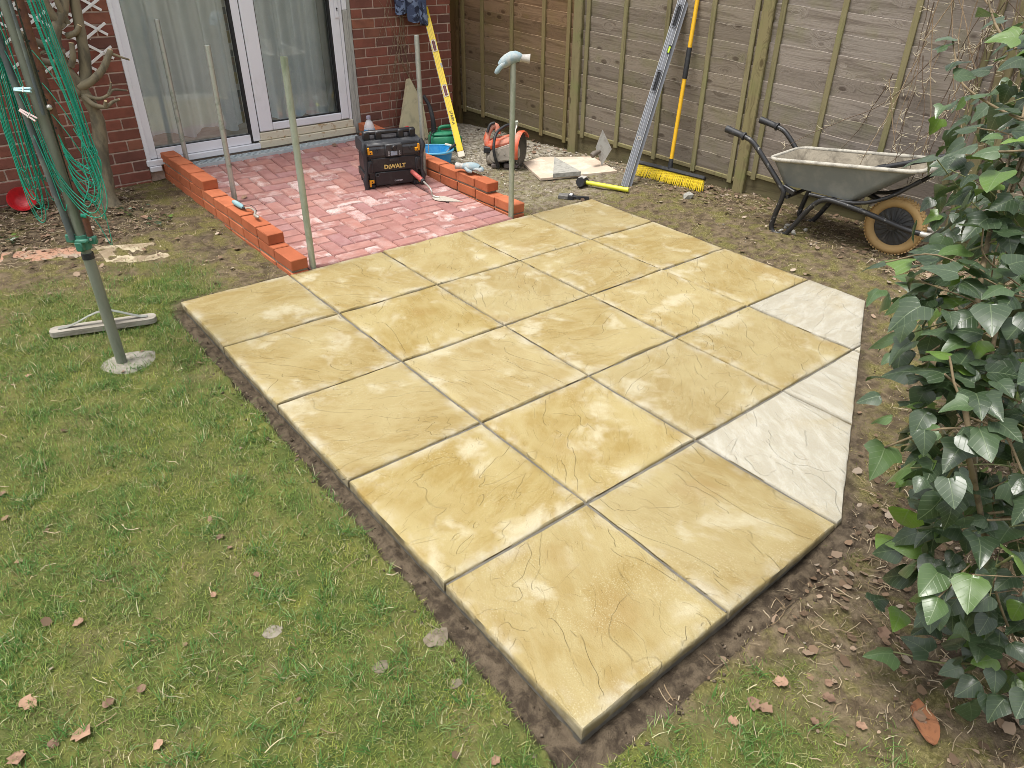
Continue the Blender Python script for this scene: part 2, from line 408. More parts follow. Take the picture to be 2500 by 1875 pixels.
def make_glass():
    m, nt, b = newmat('window_glass')
    tr = nd(nt, 'BsdfTransparent', {'Color': (.97, .99, .98, 1)}); gl = nd(nt, 'BsdfGlossy', {'Roughness': .02, 'Color': (1, 1, 1, 1)})
    fr = nd(nt, 'Fresnel', {'IOR': 1.5}); f = mth(nt, 'MULTIPLY', fr.outputs[0], 1.3)
    mx = nd(nt, 'MixShader', {0: f, 1: tr.outputs[0], 2: gl.outputs[0]}); nt.links.new(mx.outputs[0], nt.nodes['Material Output'].inputs[0])
    return m
def translucent(m, k):
    nt = m.node_tree; b = nt.nodes['Principled BSDF']; src = b.inputs['Base Color'].links
    tr = nd(nt, 'BsdfTranslucent', {'Color': src[0].from_socket if src else tuple(b.inputs['Base Color'].default_value)})
    mx = nd(nt, 'MixShader', {0: k, 1: b.outputs[0], 2: tr.outputs[0]}); nt.links.new(mx.outputs[0], nt.nodes['Material Output'].inputs[0]); return m
def make_camo():
    m, nt, b = newmat('blue_camo_cloth'); v = objco(nt)
    col = mixc(nt, mr(nt, nz(nt, v, 14, 3, .5, .6), .48, .51), (.16, .21, .33), (.055, .075, .14))
    col = mixc(nt, mr(nt, nz(nt, v, 19, 3, .5, .9), .55, .58), col, (.018, .024, .05))
    col = mixc(nt, mr(nt, nz(nt, v, 9, 2, .5), .58, .63, 0, .6), col, (.30, .37, .50))
    nt.links.new(col, b.inputs['Base Color']); b.inputs['Roughness'].default_value = .9
    bump(nt, b, nz(nt, v, 30, 3, .5), .3, .004); return m

M = {}
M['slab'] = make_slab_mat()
M['ground'] = make_ground_mat()
M['hbrick'] = make_brick_mat('old_red_brick', [(.20, .082, .060), (.28, .10, .068), (.235, .088, .066), (.155, .074, .058), (.31, .125, .078)], fleck=.12, bmp=.9)
M['hmort'] = pm('wall_mortar', (.56, .43, .35), .95, c2=(.42, .31, .25), scale=20, bmp=.6)
M['nbrick'] = make_brick_mat('new_orange_brick', [(.43, .125, .056), (.51, .165, .078), (.47, .145, .064), (.38, .11, .052)], fleck=.10, bmp=.5)
M['nmort'] = pm('wet_mortar', (.30, .26, .20), .95, c2=(.22, .18, .13), scale=25, bmp=.6)
M['paver'] = make_brick_mat('red_block_paver', [(.36, .175, .150), (.41, .205, .17), (.31, .15, .14), (.39, .185, .15), (.33, .17, .165)], fleck=.2, bmp=.6, dust=(.68, .58, .55))
M['jsand'] = pm('joint_sand', (.12, .085, .075), .95, c2=(.22, .16, .14), scale=30, bmp=.5)
M['joint'] = pm('grey_joint_mortar', (.125, .115, .095), .95, c2=(.18, .165, .135), scale=18, bmp=.8, bscale=90)
M['board'] = make_wood('weathered_fence_board', [(.20, .17, .14), (.345, .305, .255), (.285, .255, .22)], 'x', (.20, .20, .10), .45, bmp=1.2)
M['batten'] = make_wood('fence_batten', [(.20, .172, .092), (.28, .245, .14), (.235, .21, .11)], 'z', (.21, .22, .09), .5, knots=False)
M['post'] = make_wood('fence_post', [(.19, .16, .085), (.26, .225, .125), (.22, .195, .10)], 'z', (.18, .20, .075), .6)
M['gravel'] = make_wood('damp_gravel_board', [(.125, .105, .06), (.19, .165, .10), (.15, .13, .07)], 'x', (.12, .13, .05), .6)
M['upvc'] = pm('white_upvc', (.79, .80, .84), .35, c2=(.70, .71, .72), scale=5, lo=.5, hi=.8)
M['black'] = pm('black_gasket', (.012, .012, .014), .6)
M['glass'] = make_glass()
M['curtain'] = pm('pale_curtain', (.90, .94, .96), .95, c2=(.84, .89, .91), scale=4)
translucent(M['curtain'], .30)
M['curtain2'] = pm('strip_curtain', (.62, .62, .58), .95)
M['dark'] = pm('room_plaster', (.62, .60, .55), .9)
M['carpet'] = pm('room_carpet', (.46, .42, .36), .95, c2=(.38, .34, .28), scale=8)
M['sill'] = pm('stained_cream_sill', (.66, .61, .47), .7, c2=(.38, .23, .09), scale=16, lo=.55, hi=.72, bmp=.2)
M['greyjamb'] = pm('weathered_grey_jamb', (.42, .42, .38), .85, c2=(.30, .30, .28), scale=20, bmp=.5, stretch=(4, 4, .6))
M['galv'] = pm('galvanised_steel', (.50, .52, .48), .45, .75, c2=(.36, .40, .33), scale=16, bmp=.1)
M['galvg'] = pm('greenish_galvanised_steel', (.44, .47, .40), .5, .55, c2=(.27, .31, .22), scale=14, lo=.40, hi=.66, bmp=.15, stretch=(1, 1, .25))
M['rust'] = pm('rusty_brown_steel', (.115, .045, .028), .75, .1, c2=(.20, .085, .045), scale=22, bmp=.3)
M['tubegrey'] = pm('mossy_grey_tube', (.225, .235, .19), .65, .25, c2=(.14, .17, .11), scale=10, lo=.4, hi=.65, stretch=(1, 1, .2))
M['tubedark'] = pm('dark_grey_tube', (.10, .115, .12), .6, .2, c2=(.17, .19, .16), scale=10)
M['line'] = pm('green_washing_line', (.015, .30, .19), .4, c2=(.03, .40, .28), scale=20, lo=.4, hi=.7)
M['gplastic'] = pm('green_plastic', (.03, .155, .10), .45, c2=(.06, .20, .14), scale=10)
M['concrete'] = pm('concrete', (.30, .275, .23), .95, c2=(.19, .17, .135), scale=14, bmp=.9, bscale=70)
M['greywood'] = make_wood('bleached_plank', [(.30, .275, .23), (.40, .37, .315), (.35, .325, .275)], 'x', (.26, .245, .19), .3, knots=False, bmp=.4)
M['oldwood'] = make_wood('old_handle_wood', [(.21, .19, .13), (.30, .27, .19), (.24, .23, .15)], 'z', (.17, .19, .10), .5, knots=False)
M['bark'] = pm('smooth_bark', (.215, .18, .115), .9, c2=(.115, .10, .07), scale=10, lo=.42, hi=.62, bmp=.9, bscale=50, stretch=(1, 1, .45))
M['cutwood'] = pm('cut_wood', (.58, .46, .27), .9, c2=(.45, .34, .18), scale=60)
M['whitepl'] = pm('white_trellis_plastic', (.78, .78, .76), .45)
M['red'] = pm('red_plastic', (.50, .02, .025), .35, c2=(.36, .015, .02), scale=9)
M['sandstone'] = pm('pink_stone', (.55, .44, .34), .9, c2=(.66, .57, .46), scale=9, bmp=.4)
M['sandy'] = pm('sand_covered_slab', (.47, .40, .27), .95, c2=(.25, .19, .12), scale=9, lo=.40, hi=.62, bmp=.9)
M['stonegrey'] = pm('dusty_grey_stone', (.36, .35, .31), .95, c2=(.25, .245, .22), scale=25, bmp=.6)
M['cutslab'] = pm('buff_stone_offcut', (.53, .47, .30), .9, c2=(.40, .36, .24), scale=9, bmp=.4)
M['blackpl'] = pm('black_plastic', (.014, .014, .017), .38, c2=(.045, .045, .046), scale=14, lo=.50, hi=.78)
M['blackpl2'] = pm('grey_black_plastic', (.030, .032, .037), .42, c2=(.095, .095, .095), scale=11, lo=.5, hi=.75)
M['amber'] = pm('amber_plastic', (.72, .31, .012), .4)
M['gold'] = pm('gold_letters', (.70, .53, .18), .5)
M['greytext'] = pm('grey_letters', (.45, .46, .48), .5)
M['lcd'] = pm('lcd_screen', (.30, .37, .46), .15)
M['yellow'] = pm('yellow_enamel', (.80, .57, .008), .32, c2=(.62, .44, .02), scale=14, lo=.55, hi=.75)
M['maroon'] = pm('maroon_grip', (.115, .010, .018), .45)
M['cream'] = pm('cream_plastic', (.74, .68, .55), .5)
M['alu'] = pm('brushed_aluminium', (.52, .53, .55), .38, .85, c2=(.46, .47, .48), scale=12)
M['aludark'] = pm('grey_enamel', (.20, .205, .225), .45, .2)
M['lime'] = pm('lime_vial', (.52, .70, .05), .2)
M['black2'] = pm('black_rubber', (.02, .021, .024), .55, c2=(.06, .06, .06), scale=16, lo=.5, hi=.75)
M['bpaint'] = pm('worn_black_paint', (.022, .022, .024), .42, c2=(.30, .29, .26), scale=34, lo=.60, hi=.72, bmp=.2)
M['yhandle'] = pm('yellow_broom_handle', (.78, .45, .02), .4, c2=(.55, .30, .02), scale=20, lo=.6, hi=.75)
M['bristle'] = pm('yellow_bristle', (.78, .60, .03), .7, c2=(.62, .44, .03), scale=60)
M['limeh'] = pm('lime_yellow_handle', (.66, .66, .05), .4, c2=(.42, .40, .05), scale=25, lo=.58, hi=.72)
M['tray'] = pm('grey_galvanised_tray', (.20, .22, .225), .55, .3, c2=(.29, .30, .285), scale=9, lo=.45, hi=.75, bmp=.25)
M['trayin'] = pm('cement_crust', (.30, .265, .205), .95, c2=(.15, .13, .10), scale=9, lo=.4, hi=.66, bmp=1.0, bscale=45)
M['rim'] = pm('cement_splashed_rim', (.43, .405, .345), .8, c2=(.27, .255, .22), scale=20, bmp=.6)
M['tyre'] = pm('tan_tyre', (.46, .30, .125), .75, c2=(.36, .22, .09), scale=12, lo=.5, hi=.75, bmp=.3)
M['hub'] = pm('black_wheel_hub', (.045, .045, .045), .6, c2=(.16, .155, .145), scale=18, lo=.5, hi=.75)
M['metal'] = pm('worn_steel', (.50, .48, .44), .45, .6, c2=(.42, .36, .28), scale=22)
M['blueb'] = pm('blue_plastic', (.015, .26, .62), .4, c2=(.05, .33, .66), scale=8)
M['blueb2'] = pm('pale_blue_rim', (.14, .48, .72), .45)
M['teal'] = pm('teal_rubber', (.21, .37, .40), .7, c2=(.34, .44, .45), scale=14)
M['glove'] = pm('pale_blue_glove', (.25, .335, .365), .8, c2=(.42, .43, .41), scale=12, bmp=.5)
M['cuff'] = pm('grey_knit_cuff', (.46, .435, .40), .95, c2=(.33, .31, .29), scale=40, bmp=.6)
M['orange'] = pm('dusty_orange_paint', (.52, .085, .028), .55, c2=(.50, .25, .18), scale=8, lo=.42, hi=.66)
M['tancov'] = pm('dust_coated_cover', (.40, .355, .295), .8, c2=(.30, .27, .23), scale=9)
M['redhandle'] = pm('red_rubber_handle', (.46, .10, .085), .6, c2=(.34, .07, .06), scale=16)
M['camo'] = make_camo()
M['bottle'] = pm('clear_plastic', (.72, .75, .78), .2)
M['bottle'].node_tree.nodes['Principled BSDF'].inputs['Alpha'].default_value = .55
M['lblue'] = pm('blue_label', (.06, .38, .78), .4); M['lpurple'] = pm('purple_label', (.26, .06, .50), .4)
M['capgrey'] = pm('grey_cap', (.28, .27, .34), .5)
M['twig'] = pm('dry_twig', (.24, .17, .105), .9, c2=(.34, .26, .17), scale=30)
M['twigd'] = pm('dark_twig', (.10, .07, .048), .9, c2=(.17, .12, .08), scale=30)
M['palebud'] = pm('pale_dry_bud', (.46, .40, .28), .9)
M['ivystem'] = pm('ivy_stem', (.20, .15, .085), .85, c2=(.11, .085, .05), scale=30, bmp=.5)
M['ivystemg'] = pm('green_ivy_stem', (.20, .22, .09), .7, c2=(.15, .13, .06), scale=30)
M['leaf'] = make_leaf_mat()
M['grass'] = make_attr_mat('grass_blade', .7, .25)
M['litter'] = make_attr_mat('dry_litter', .9, .12, .12)
M['deadleaf'] = pm('dead_brown_leaf', (.27, .165, .105), .8, c2=(.17, .10, .065), scale=40, vary=.35, bmp=.4)
M['clod'] = pm('dry_clod', (.20, .165, .12), .95, c2=(.13, .105, .072), scale=30, bmp=1.0, bscale=60)
M['pebble'] = pm('pale_pebble', (.22, .195, .15), .9, c2=(.15, .13, .10), scale=30, vary=.3)
M['leafy'] = pm('small_green_leaf', (.13, .20, .10), .6, c2=(.20, .25, .14), scale=30, vary=.3)

# ------------------------------------------------------------------ ground
def axis(segs):
    a = []
    for lo, hi, st in segs: a += list(np.arange(lo, hi-1e-6, st))
    return np.array(a+[segs[-1][1]])
gx = axis([(-9, -2, .5), (-2, -.2, .03), (-.2, .06, .011), (.06, 3.0, .035), (3.0, 3.15, .015), (3.15, 5.0, .035), (5.0, 12, .5)])
gy = axis([(-11, -5, .5), (-5, -3.32, .04), (-3.32, -2.98, .012), (-2.98, 2.8, .03), (2.8, 12, .5)])
X, Y = np.meshgrid(gx, gy, indexing='ij'); Z = gz(X, Y)
near = (X > -2) & (X < 5) & (Y > -5) & (Y < 2.8)
jit = np.zeros_like(Z); xi = X[near]; yi = Y[near]
jit[near] = [noise.noise((a*9, b*9, 0))*.006+noise.noise((a*28, b*28, 4))*.0045 for a, b in zip(xi, yi)]
D = patio_d(X, Y); Z = Z + jit*np.where(D < -.03, 0, 1)
trl = ((X < .0) & (Y < .0) & (D < .12)) | ((Y < -3.05) & (X < 1.3) & (D < .14))
lump = np.zeros_like(Z); mk = near & trl
lump[mk] = [max(0, noise.noise((a*21, b*21, 9)))*.03 for a, b in zip(X[mk], Y[mk])]
Z = Z + lump
nxg, nyg = X.shape
idx = np.arange(nxg*nyg).reshape(nxg, nyg)
F = np.stack([idx[:-1, :-1], idx[1:, :-1], idx[1:, 1:], idx[:-1, 1:]], -1).reshape(-1, 4)
def np_mesh(name, V, F):
    me = bpy.data.meshes.new(name); V = np.asarray(V, np.float32); F = np.asarray(F, np.int32)
    me.vertices.add(len(V)); me.vertices.foreach_set('co', V.ravel())
    k = F.shape[1]; me.loops.add(F.size); me.loops.foreach_set('vertex_index', F.ravel())
    me.polygons.add(len(F)); me.polygons.foreach_set('loop_start', np.arange(0, F.size, k, dtype=np.int32))
    me.update(calc_edges=True); me.validate(); return me
gme = np_mesh('ground', np.stack([X, Y, Z], -1).reshape(-1, 3), F)
gme.polygons.foreach_set('use_smooth', np.ones(len(gme.polygons), bool))
def zones(x, y):
    """grass, litter, dust, mud weights (0..1) by place"""
    n = hnoise(x*.9+3, y*.9); d = patio_d(x, y)
    g = sst((.35-x)/.3)*sst((.75-y+.2*n)/.5)
    g = np.maximum(g, sst((-3.12-y+.05*n)/.15)*sst((.75-x+.25*n)/.45))
    g = np.clip(g*(.85+.25*n), 0, 1)
    bed = sst((y-.95-.15*n)/.3)*sst((.42-x-.08*n)/.2)*sst((2.1-y)/.1)
    right = sst((d-.28+.12*n)/.3)*sst((x-1.0)/.5)*sst((-1.35-y+.3*n)/.6)
    front = sst((x-.45+.2*n)/.5)*sst((-2.9-y)/.3)
    fence = sst((x-3.5-.15*y*.2)/.25)*sst((.8-y)/.4)*.55
    lit = np.clip(np.maximum.reduce([bed, right*.95, front, fence]), 0, 1)
    dust = sst((y-.72-.25*n)/.55)*sst((x-2.45)/.15)
    dust = np.maximum(dust*.95, .35*sst((y+.2)/.5)*sst((x-2.45)/.15))
    mud = np.where(((x < .02) & (y < -.03)) | ((y < -3.03) & (x < 1.4)), 1-sst((d-.05-.016*hnoise(x*2.3, y*2.3)-.022*sst((-2.2-y)/.6))/.028), 0)
    mud = np.maximum(mud, (1-sst((d-.02)/.05))*.8)
    mud = np.maximum(mud, .7*sst((.5+n-.75)/.2)*sst((x-.25)/.15)*sst((.65-x)/.1)*sst(y/.2)*sst((1.8-y)/.3))
    return g, lit, dust, mud
g_, l_, d_, m_ = zones(X.ravel(), Y.ravel())
ca = gme.color_attributes.new('zone', 'FLOAT_COLOR', 'POINT')
ca.data.foreach_set('color', np.stack([g_, l_, d_, np.ones_like(g_)], -1).astype(np.float32).ravel())
fa = gme.attributes.new('mud', 'FLOAT', 'POINT'); fa.data.foreach_set('value', m_.astype(np.float32))
ground = link('ground', gme, M['ground']); tag(ground, 'mossy lawn and bare earth of the back garden', 'ground', kind='structure')
fl = MB().add([(-400, -400, -.55), (400, -400, -.55), (400, 400, -.55), (-400, 400, -.55)], [(0, 1, 2, 3)])
tag(obj('distant_ground', fl, M['ground'], smooth=None, loc=(0, 0, -.55)), 'flat earth beyond the garden', 'ground', kind='structure')

# ------------------------------------------------------------------ patio
SLN = Vector((-AX, -AY, 1)).normalized()
def slab_mat4(x, y, z=0.0):
    Xv = Vector((1, 0, AX)).normalized(); return basis(Xv, y=(0, 1, AY), loc=(x, y, sz(x, y)+z))
patio = thing('patio', 'new patio of square buff riven slabs with one corner cut off', 'patio', (1.5, -1.5, sz(1.5, -1.5)))
patio['kind'] = 'structure'
def clip_poly(poly, f):
    """keep f(p) <= 0"""
    out = []
    for i in range(len(poly)):
        a, b = poly[i], poly[(i+1) % len(poly)]; fa_, fb = f(a), f(b)
        if fa_ <= 0: out.append(a)
        if (fa_ < 0 < fb) or (fb < 0 < fa_):
            t = fa_/(fa_-fb); out.append((a[0]+(b[0]-a[0])*t, a[1]+(b[1]-a[1])*t))
    return out
DIAG = lambda p: (p[0]-1.245)*.432-(p[1]+3.05)*.902
def riven_slab(poly, cx, cy, seed, th=.04):
    """slab of outline poly (local, metres) with wavy arris and gently riven top"""
    # resample outline
    pts = []
    n = len(poly)
    for i in range(n):
        a = Vector(poly[i]+(0,)) if len(poly[i]) == 2 else Vector(poly[i]); b = Vector(poly[(i+1) % n]+(0,))
        L = (b-a).length; k = max(1, int(L/.035))
        nrm = Vector((b.y-a.y, a.x-b.x, 0)).normalized() if L > 1e-6 else Vector()
        for j in range(k):
            p = a+(b-a)*(j/k); amp = 0 if j == 0 else .0028
            pts.append(p - nrm*(amp*(.5+noise.noise((p.x*16+seed*3.1, p.y*16, seed)))))
    c = sum(pts, Vector())/len(pts); m = len(pts); vs = []; fs = []
    rings = [(1.0, -th), (1.0, -.006), (None, 0), (.90, .0), (.74, .0), (.56, .0), (.38, .0), (.2, .0)]
    for s, z in rings:
        for p in pts:
            if s is None: q = p + (c-p).normalized()*.005
            else: q = c+(p-c)*s
            h = z
            if z == 0: h = .0045*noise.noise((q.x*5+seed*7, q.y*5, seed*2.3))+.0022*noise.noise((q.x*13+seed, q.y*13, 5)) - (.0010 if s is None else 0)
            vs.append((q.x, q.y, h))
    for r in range(len(rings)-1):
        for k in range(m):
            k2 = (k+1) % m; fs.append((r*m+k, r*m+k2, (r+1)*m+k2, (r+1)*m+k))
    vs.append((c.x, c.y, .002)); ci = len(vs)-1; r = len(rings)-1
    for k in range(m): fs.append((r*m+k, r*m+(k+1) % m, ci))
    return vs, fs
slab_n = 0
for r in range(5):
    for c in range(5):
        cx, cy = .61*c+.305, -.61*r-.305
        gap = .0055
        h = .305-gap
        jx, jy = R.uniform(-.0012, .0012), R.uniform(-.0012, .0012)
        poly = [(-h+jx, -h+jy), (h+jx, -h+jy), (h+jx, h+jy), (-h+jx, h+jy)]
        cl = clip_poly(poly, lambda p: DIAG((p[0]+cx, p[1]+cy)))
        if len(cl) < 3: continue
        ar = abs(sum(cl[i][0]*cl[(i+1) % len(cl)][1]-cl[(i+1) % len(cl)][0]*cl[i][1] for i in range(len(cl))))/2
        if ar < .0008: continue
        slab_n += 1
        vs, fs = riven_slab(cl, cx, cy, slab_n)
        W = slab_mat4(cx, cy, R.uniform(-.0015, .0015))
        W = W @ Matrix.Rotation(R.uniform(-.002, .002), 4, 'X') @ Matrix.Rotation(R.uniform(-.002, .002), 4, 'Y')
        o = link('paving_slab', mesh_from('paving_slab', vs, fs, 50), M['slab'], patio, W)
        cut = len(cl) != 4 or ar < .3
        o.color = (0.0 if cut else R.uniform(.86, 1), R.uniform(.35, .75), 0, 1)
        if cut: o['label'] = 'paler slab cut to the slanting edge' if ar > .02 else 'tiny cut sliver of slab'
bed = MB()
inner = [(.012, -.012), (3.038, -.012), (3.038, -2.17), (1.24, -3.032), (.012, -3.038)]
bed.add([(x, y, sz(x, y)-.012) for x, y in inner]+[(x, y, sz(x, y)-.085) for x, y in inner], [tuple(range(5)), tuple(range(9, 4, -1))]+[(i, (i+1) % 5, 5+(i+1) % 5, 5+i) for i in range(5)])
obj('mortar_joint', bed, M['joint'], patio, None)

# ------------------------------------------------------------------ ramp of block pavers
ramp = thing('ramp', 'sloping ramp of red block pavers leading to the patio door', 'ramp', (1.5, 1.0, rampz(1.5, 1.0)))
ramp['kind'] = 'structure'
XL, XR = .742, 2.281
ymax = lambda x: 1.918+.064*x
rb = MB(); ys = np.linspace(.0, 2.05, 12); G = []
for y in ys: G.append([(XL-.01, y, rampz(XL, y)-.014), (XR+.01, min(y, 2.05), rampz(XR, y)-.014)])
rb.grid(G); G2 = [[(p[0], p[1], p[2]-.06) for p in row] for row in G]; rb.grid(G2)
obj('joint_sand', rb, M['jsand'], ramp, None)
def add_paver(poly):
    n = len(poly)
    if n < 3: return
    ar = abs(sum(poly[i][0]*poly[(i+1) % n][1]-poly[(i+1) % n][0]*poly[i][1] for i in range(n)))/2
    if ar < .0009: return
    cx = sum(p[0] for p in poly)/n; cy = sum(p[1] for p in poly)/n
    sl = AY+.012+.05*cy
    W = basis((1, 0, AX), y=(0, 1, sl), loc=(cx, cy, rampz(cx, cy)+R.uniform(-.0015, .0015)))
    W = W @ Matrix.Rotation(R.uniform(-.006, .006), 4, 'X') @ Matrix.Rotation(R.uniform(-.006, .006), 4, 'Y')
    vs = []; 
    for s, z in ((1.0, -.05), (1.0, -.009), (0, 0)):
        for p in poly:
            q = Vector((p[0]-cx, p[1]-cy)); 
            if s == 0: q = q - Vector((math.copysign(min(.0065, abs(q.x)*.3), q.x), math.copysign(min(.0065, abs(q.y)*.3), q.y)))
            vs.append((q.x, q.y, z))
    fs = [tuple(2*n+k for k in range(n)), tuple(range(n-1, -1, -1))]
    for r in range(2):
        for k in range(n): fs.append((r*n+k, r*n+(k+1) % n, (r+1)*n+(k+1) % n, (r+1)*n+k))
    link('block_paver', mesh_from('block_paver', vs, fs, None), M['paver'], ramp, W)
def rect(x0, y0, x1, y1, g=.0030):
    return [(x0+g, y0+g), (x1-g, y0+g), (x1-g, y1-g), (x0+g, y1-g)]
B = .1022
hx0, hx1 = XL+.205, XR-.205
y = .004; k = 0
while y < 2.1:
    for xa, xb in ((XL, hx0), (hx1, XR)):
        add_paver(clip_poly(rect(xa, y, xb, min(y+B, 2.2)), lambda p: p[1]-ymax(p[0])))
    y += B; k += 1
def hb_clip(poly):
    for f in (lambda p: hx0+.001-p[0], lambda p: p[0]-hx1+.001, lambda p: .004-p[1], lambda p: p[1]-ymax(p[0])):
        poly = clip_poly(poly, f)
        if len(poly) < 3: return []
    return poly
for i in range(-30, 40):
    for j in range(-14, 14):
        # 90 degree herringbone
        bx_ = hx0 + (i + 2*j)*B; by_ = .004 + (i - 2*j)*B
        add_paver(hb_clip(rect(bx_, by_, bx_+2*B, by_+B)))
        add_paver(hb_clip(rect(bx_, by_+B, bx_+B, by_+3*B)))

# ------------------------------------------------------------------ low walls beside the ramp
BRK = {}
def brick_mesh(L, w=.1025, h=.065, v=0, key='n', b=.004):
    kk = (round(L, 3), w, h, v, key)
    if kk in BRK: return BRK[kk]
    rr = random.Random(hash(kk) % 9999); vs, fs = cbox((L, w, h), b)
    vs = [(p[0]+rr.uniform(-.0015, .0015), p[1]+rr.uniform(-.0015, .0015), p[2]+rr.uniform(-.0012, .0012)) for p in vs]
    BRK[kk] = mesh_from('brick', vs, fs, None); return BRK[kk]
def low_wall(label, xf, y0s, y1, tops, below):
    """xf(y) = centre line x; y0s start of each course"""
    t = thing('brick_side_wall', label, 'wall', (xf(1), 1.0, sz(xf(1), 1.0)), group='brick walls beside the ramp')
    m = MB()
    for ci, (ya, top) in enumerate(zip(y0s, tops)):
        top0 = top
        y = ya; half = ci % 2; n = 0
        while y < y1-.04:
            L = .215 if not (half and n == 0) else .158
            L = min(L, y1-y)
            x = xf(y+L/2); tilt = 0; dz = 0
            last = ci == len(tops)-1 or y < y0s[ci+1]-.05
            if last: dz = R.uniform(-.004, .006) + .006*(y-ya); tilt = R.uniform(-.012, .016)
            z = sz(x, y+L/2)+top+.004*(y)-.0325+dz
            W = basis((xf(y+.1)-xf(y), .1, .1*AY), y=(-1, 0, 0), loc=(x, y+L/2, z)) @ Matrix.Rotation(-tilt, 4, 'Y') @ Matrix.Rotation(R.uniform(-.012, .012), 4, 'Z')
            o = link('brick', brick_mesh(L-.001, v=R.randrange(3)), M['nbrick'], t, W)
            y += L+.010; n += 1
        # mortar core under this course
        x0, x1 = xf(ya), xf(y1); zt = top-.066
        m.box(((x0+x1)/2, (ya+y1)/2+.008, sz(x0, (ya+y1)/2)+zt-.004*0-.012+.004*(ya+y1)/2), (.088, y1-ya-.03, .05), Matrix.Rotation(math.atan(AY+.004), 3, 'X') @ Matrix.Rotation(.017, 3, 'Z'))
    # buried course
    y = y0s[0]
    while y < y1-.04:
        L = min(.215, y1-y); x = xf(y+L/2)
        W = basis((xf(y+.1)-xf(y), .1, .1*AY), y=(-1, 0, 0), loc=(x, y+L/2, sz(x, y+L/2)+tops[0]-.075-.0325+.004*y))
        link('brick', brick_mesh(L-.001, v=R.randrange(3)), M['nbrick'], t, W); y += L+.010
    x0, x1 = xf(y0s[0]), xf(y1)
    m.box(((x0+x1)/2, (y0s[0]+y1)/2+.004, sz(x0, 1.0)+tops[0]-.1), (.09, y1-y0s[0]-.02, .14), Matrix.Rotation(math.atan(AY), 3, 'X') @ Matrix.Rotation(.017, 3, 'Z'))
    obj('mortar', m, M['nmort'], t, None)
    return t
low_wall('low new orange brick wall on the left of the red ramp, stepping up in three courses', lambda y: .674-.017*y, [-.018, .262, 1.262], 2.115, [.078, .149, .221], 1)
low_wall('low new orange brick wall on the right of the red ramp behind the radio', lambda y: 2.353-.010*y, [.03, .325, 1.36], 2.17, [.078, .152, .226], 1)

# ------------------------------------------------------------------ house
TH = .063867
CT, ST = math.cos(TH), math.sin(TH)
def hp(s, o, z): return Vector((s*CT-(2.05-o)*ST, s*ST+(2.05-o)*CT, z))
HR = Matrix.Rotation(TH, 3, 'Z'); HR4 = Matrix.Rotation(TH, 4, 'Z')
house = thing('house', 'red brick back wall of the house with white patio door and window', 'house', hp(1.5, 0, .1), TH)
def hbox(mb, s0, s1, o0, o1, z0, z1, b=0.0):
    return mb.box(hp((s0+s1)/2, (o0+o1)/2, (z0+z1)/2), (s1-s0, abs(o1-o0), z1-z0), HR, b)
P = .0747
ZB = 1.80
def pier(s0, s1, z0, half_odd_at_right, name):
    mb = MB(); hbox(mb, s0, s1-.004, -.24, -.0065, -.15, 2.62)
    w = obj(name, mb, M['hmort'], house, None)
    more = MB(); k = -2
    while z0+k*P < 2.6:
        zb = z0+k*P+.005; half = (k % 2 == 1)
        if half_odd_at_right:
            s = s1; first = .1025 if half else .215
        else:
            s = s0; first = .1025 if half else .215
        L = first; row = []
        while True:
            if half_odd_at_right:
                a, b_ = max(s-L, s0), s; s = s-L-.0103
                row.append((a, b_)); L = .215
                if s <= s0+.02: break
            else:
                a, b_ = s, min(s+L, s1); s = s+L+.0103; row.append((a, b_)); L = .215
                if s >= s1-.02: break
        for a, b_ in row:
            L_ = b_-a
            if zb < ZB and zb > -.02:
                W = Matrix.Translation(hp((a+b_)/2, -.05+R.uniform(-.0012, .0012), zb+.0325)) @ HR4 @ Matrix.Rotation(R.uniform(-.004, .004), 4, 'Y')
                o = link('brick', brick_mesh(L_, .1, .0645, R.randrange(4), 'h', .003), M['hbrick'], w, W)
            else: hbox(more, a, b_, -.1, 0, zb, zb+.0645)
        k += 1
    o = obj('brick', more, M['hbrick'], w, None); o['kind'] = 'stuff'
    return w
pier(-1.55, .617, .106, True, 'wall')
pier(2.472, 3.516, .128, False, 'wall')
mb = MB(); hbox(mb, .620, 2.468, -.24, -.022, 2.36, 2.62); hbox(mb, .620, 2.468, -.24, -.022, -.2, .203); hbox(mb, -1.55, 3.5, -.24, -.02, 2.625, 3.1)
hbox(mb, 3.40, 3.5, -2.8, -.245, -.15, 3.1); hbox(mb, -1.55, -1.45, -2.8, -.245, -.15, 3.1)
obj('upper_wall', mb, M['hmort'], house, None)
mb = MB(); hbox(mb, -1.75, 3.7, -2.9, .25, 3.105, 3.2); obj('eaves', mb, M['upvc'], house, None)
# room behind the glass: no back wall, shell cut short, so skylight backlights curtains
mb = MB(); hbox(mb, .3, 2.9, -2.6, -.10, .20, .285); obj('room_floor', mb, M['carpet'], house, None)
mb = MB(); hbox(mb, .22, .29, -2.6, -.25, .29, 2.5); hbox(mb, 2.91, 2.98, -2.6, -.25, .29, 2.5); hbox(mb, .3, 2.9, -2.6, -.25, 2.505, 2.56)
obj('room_wall', mb, M['dark'], house, None)
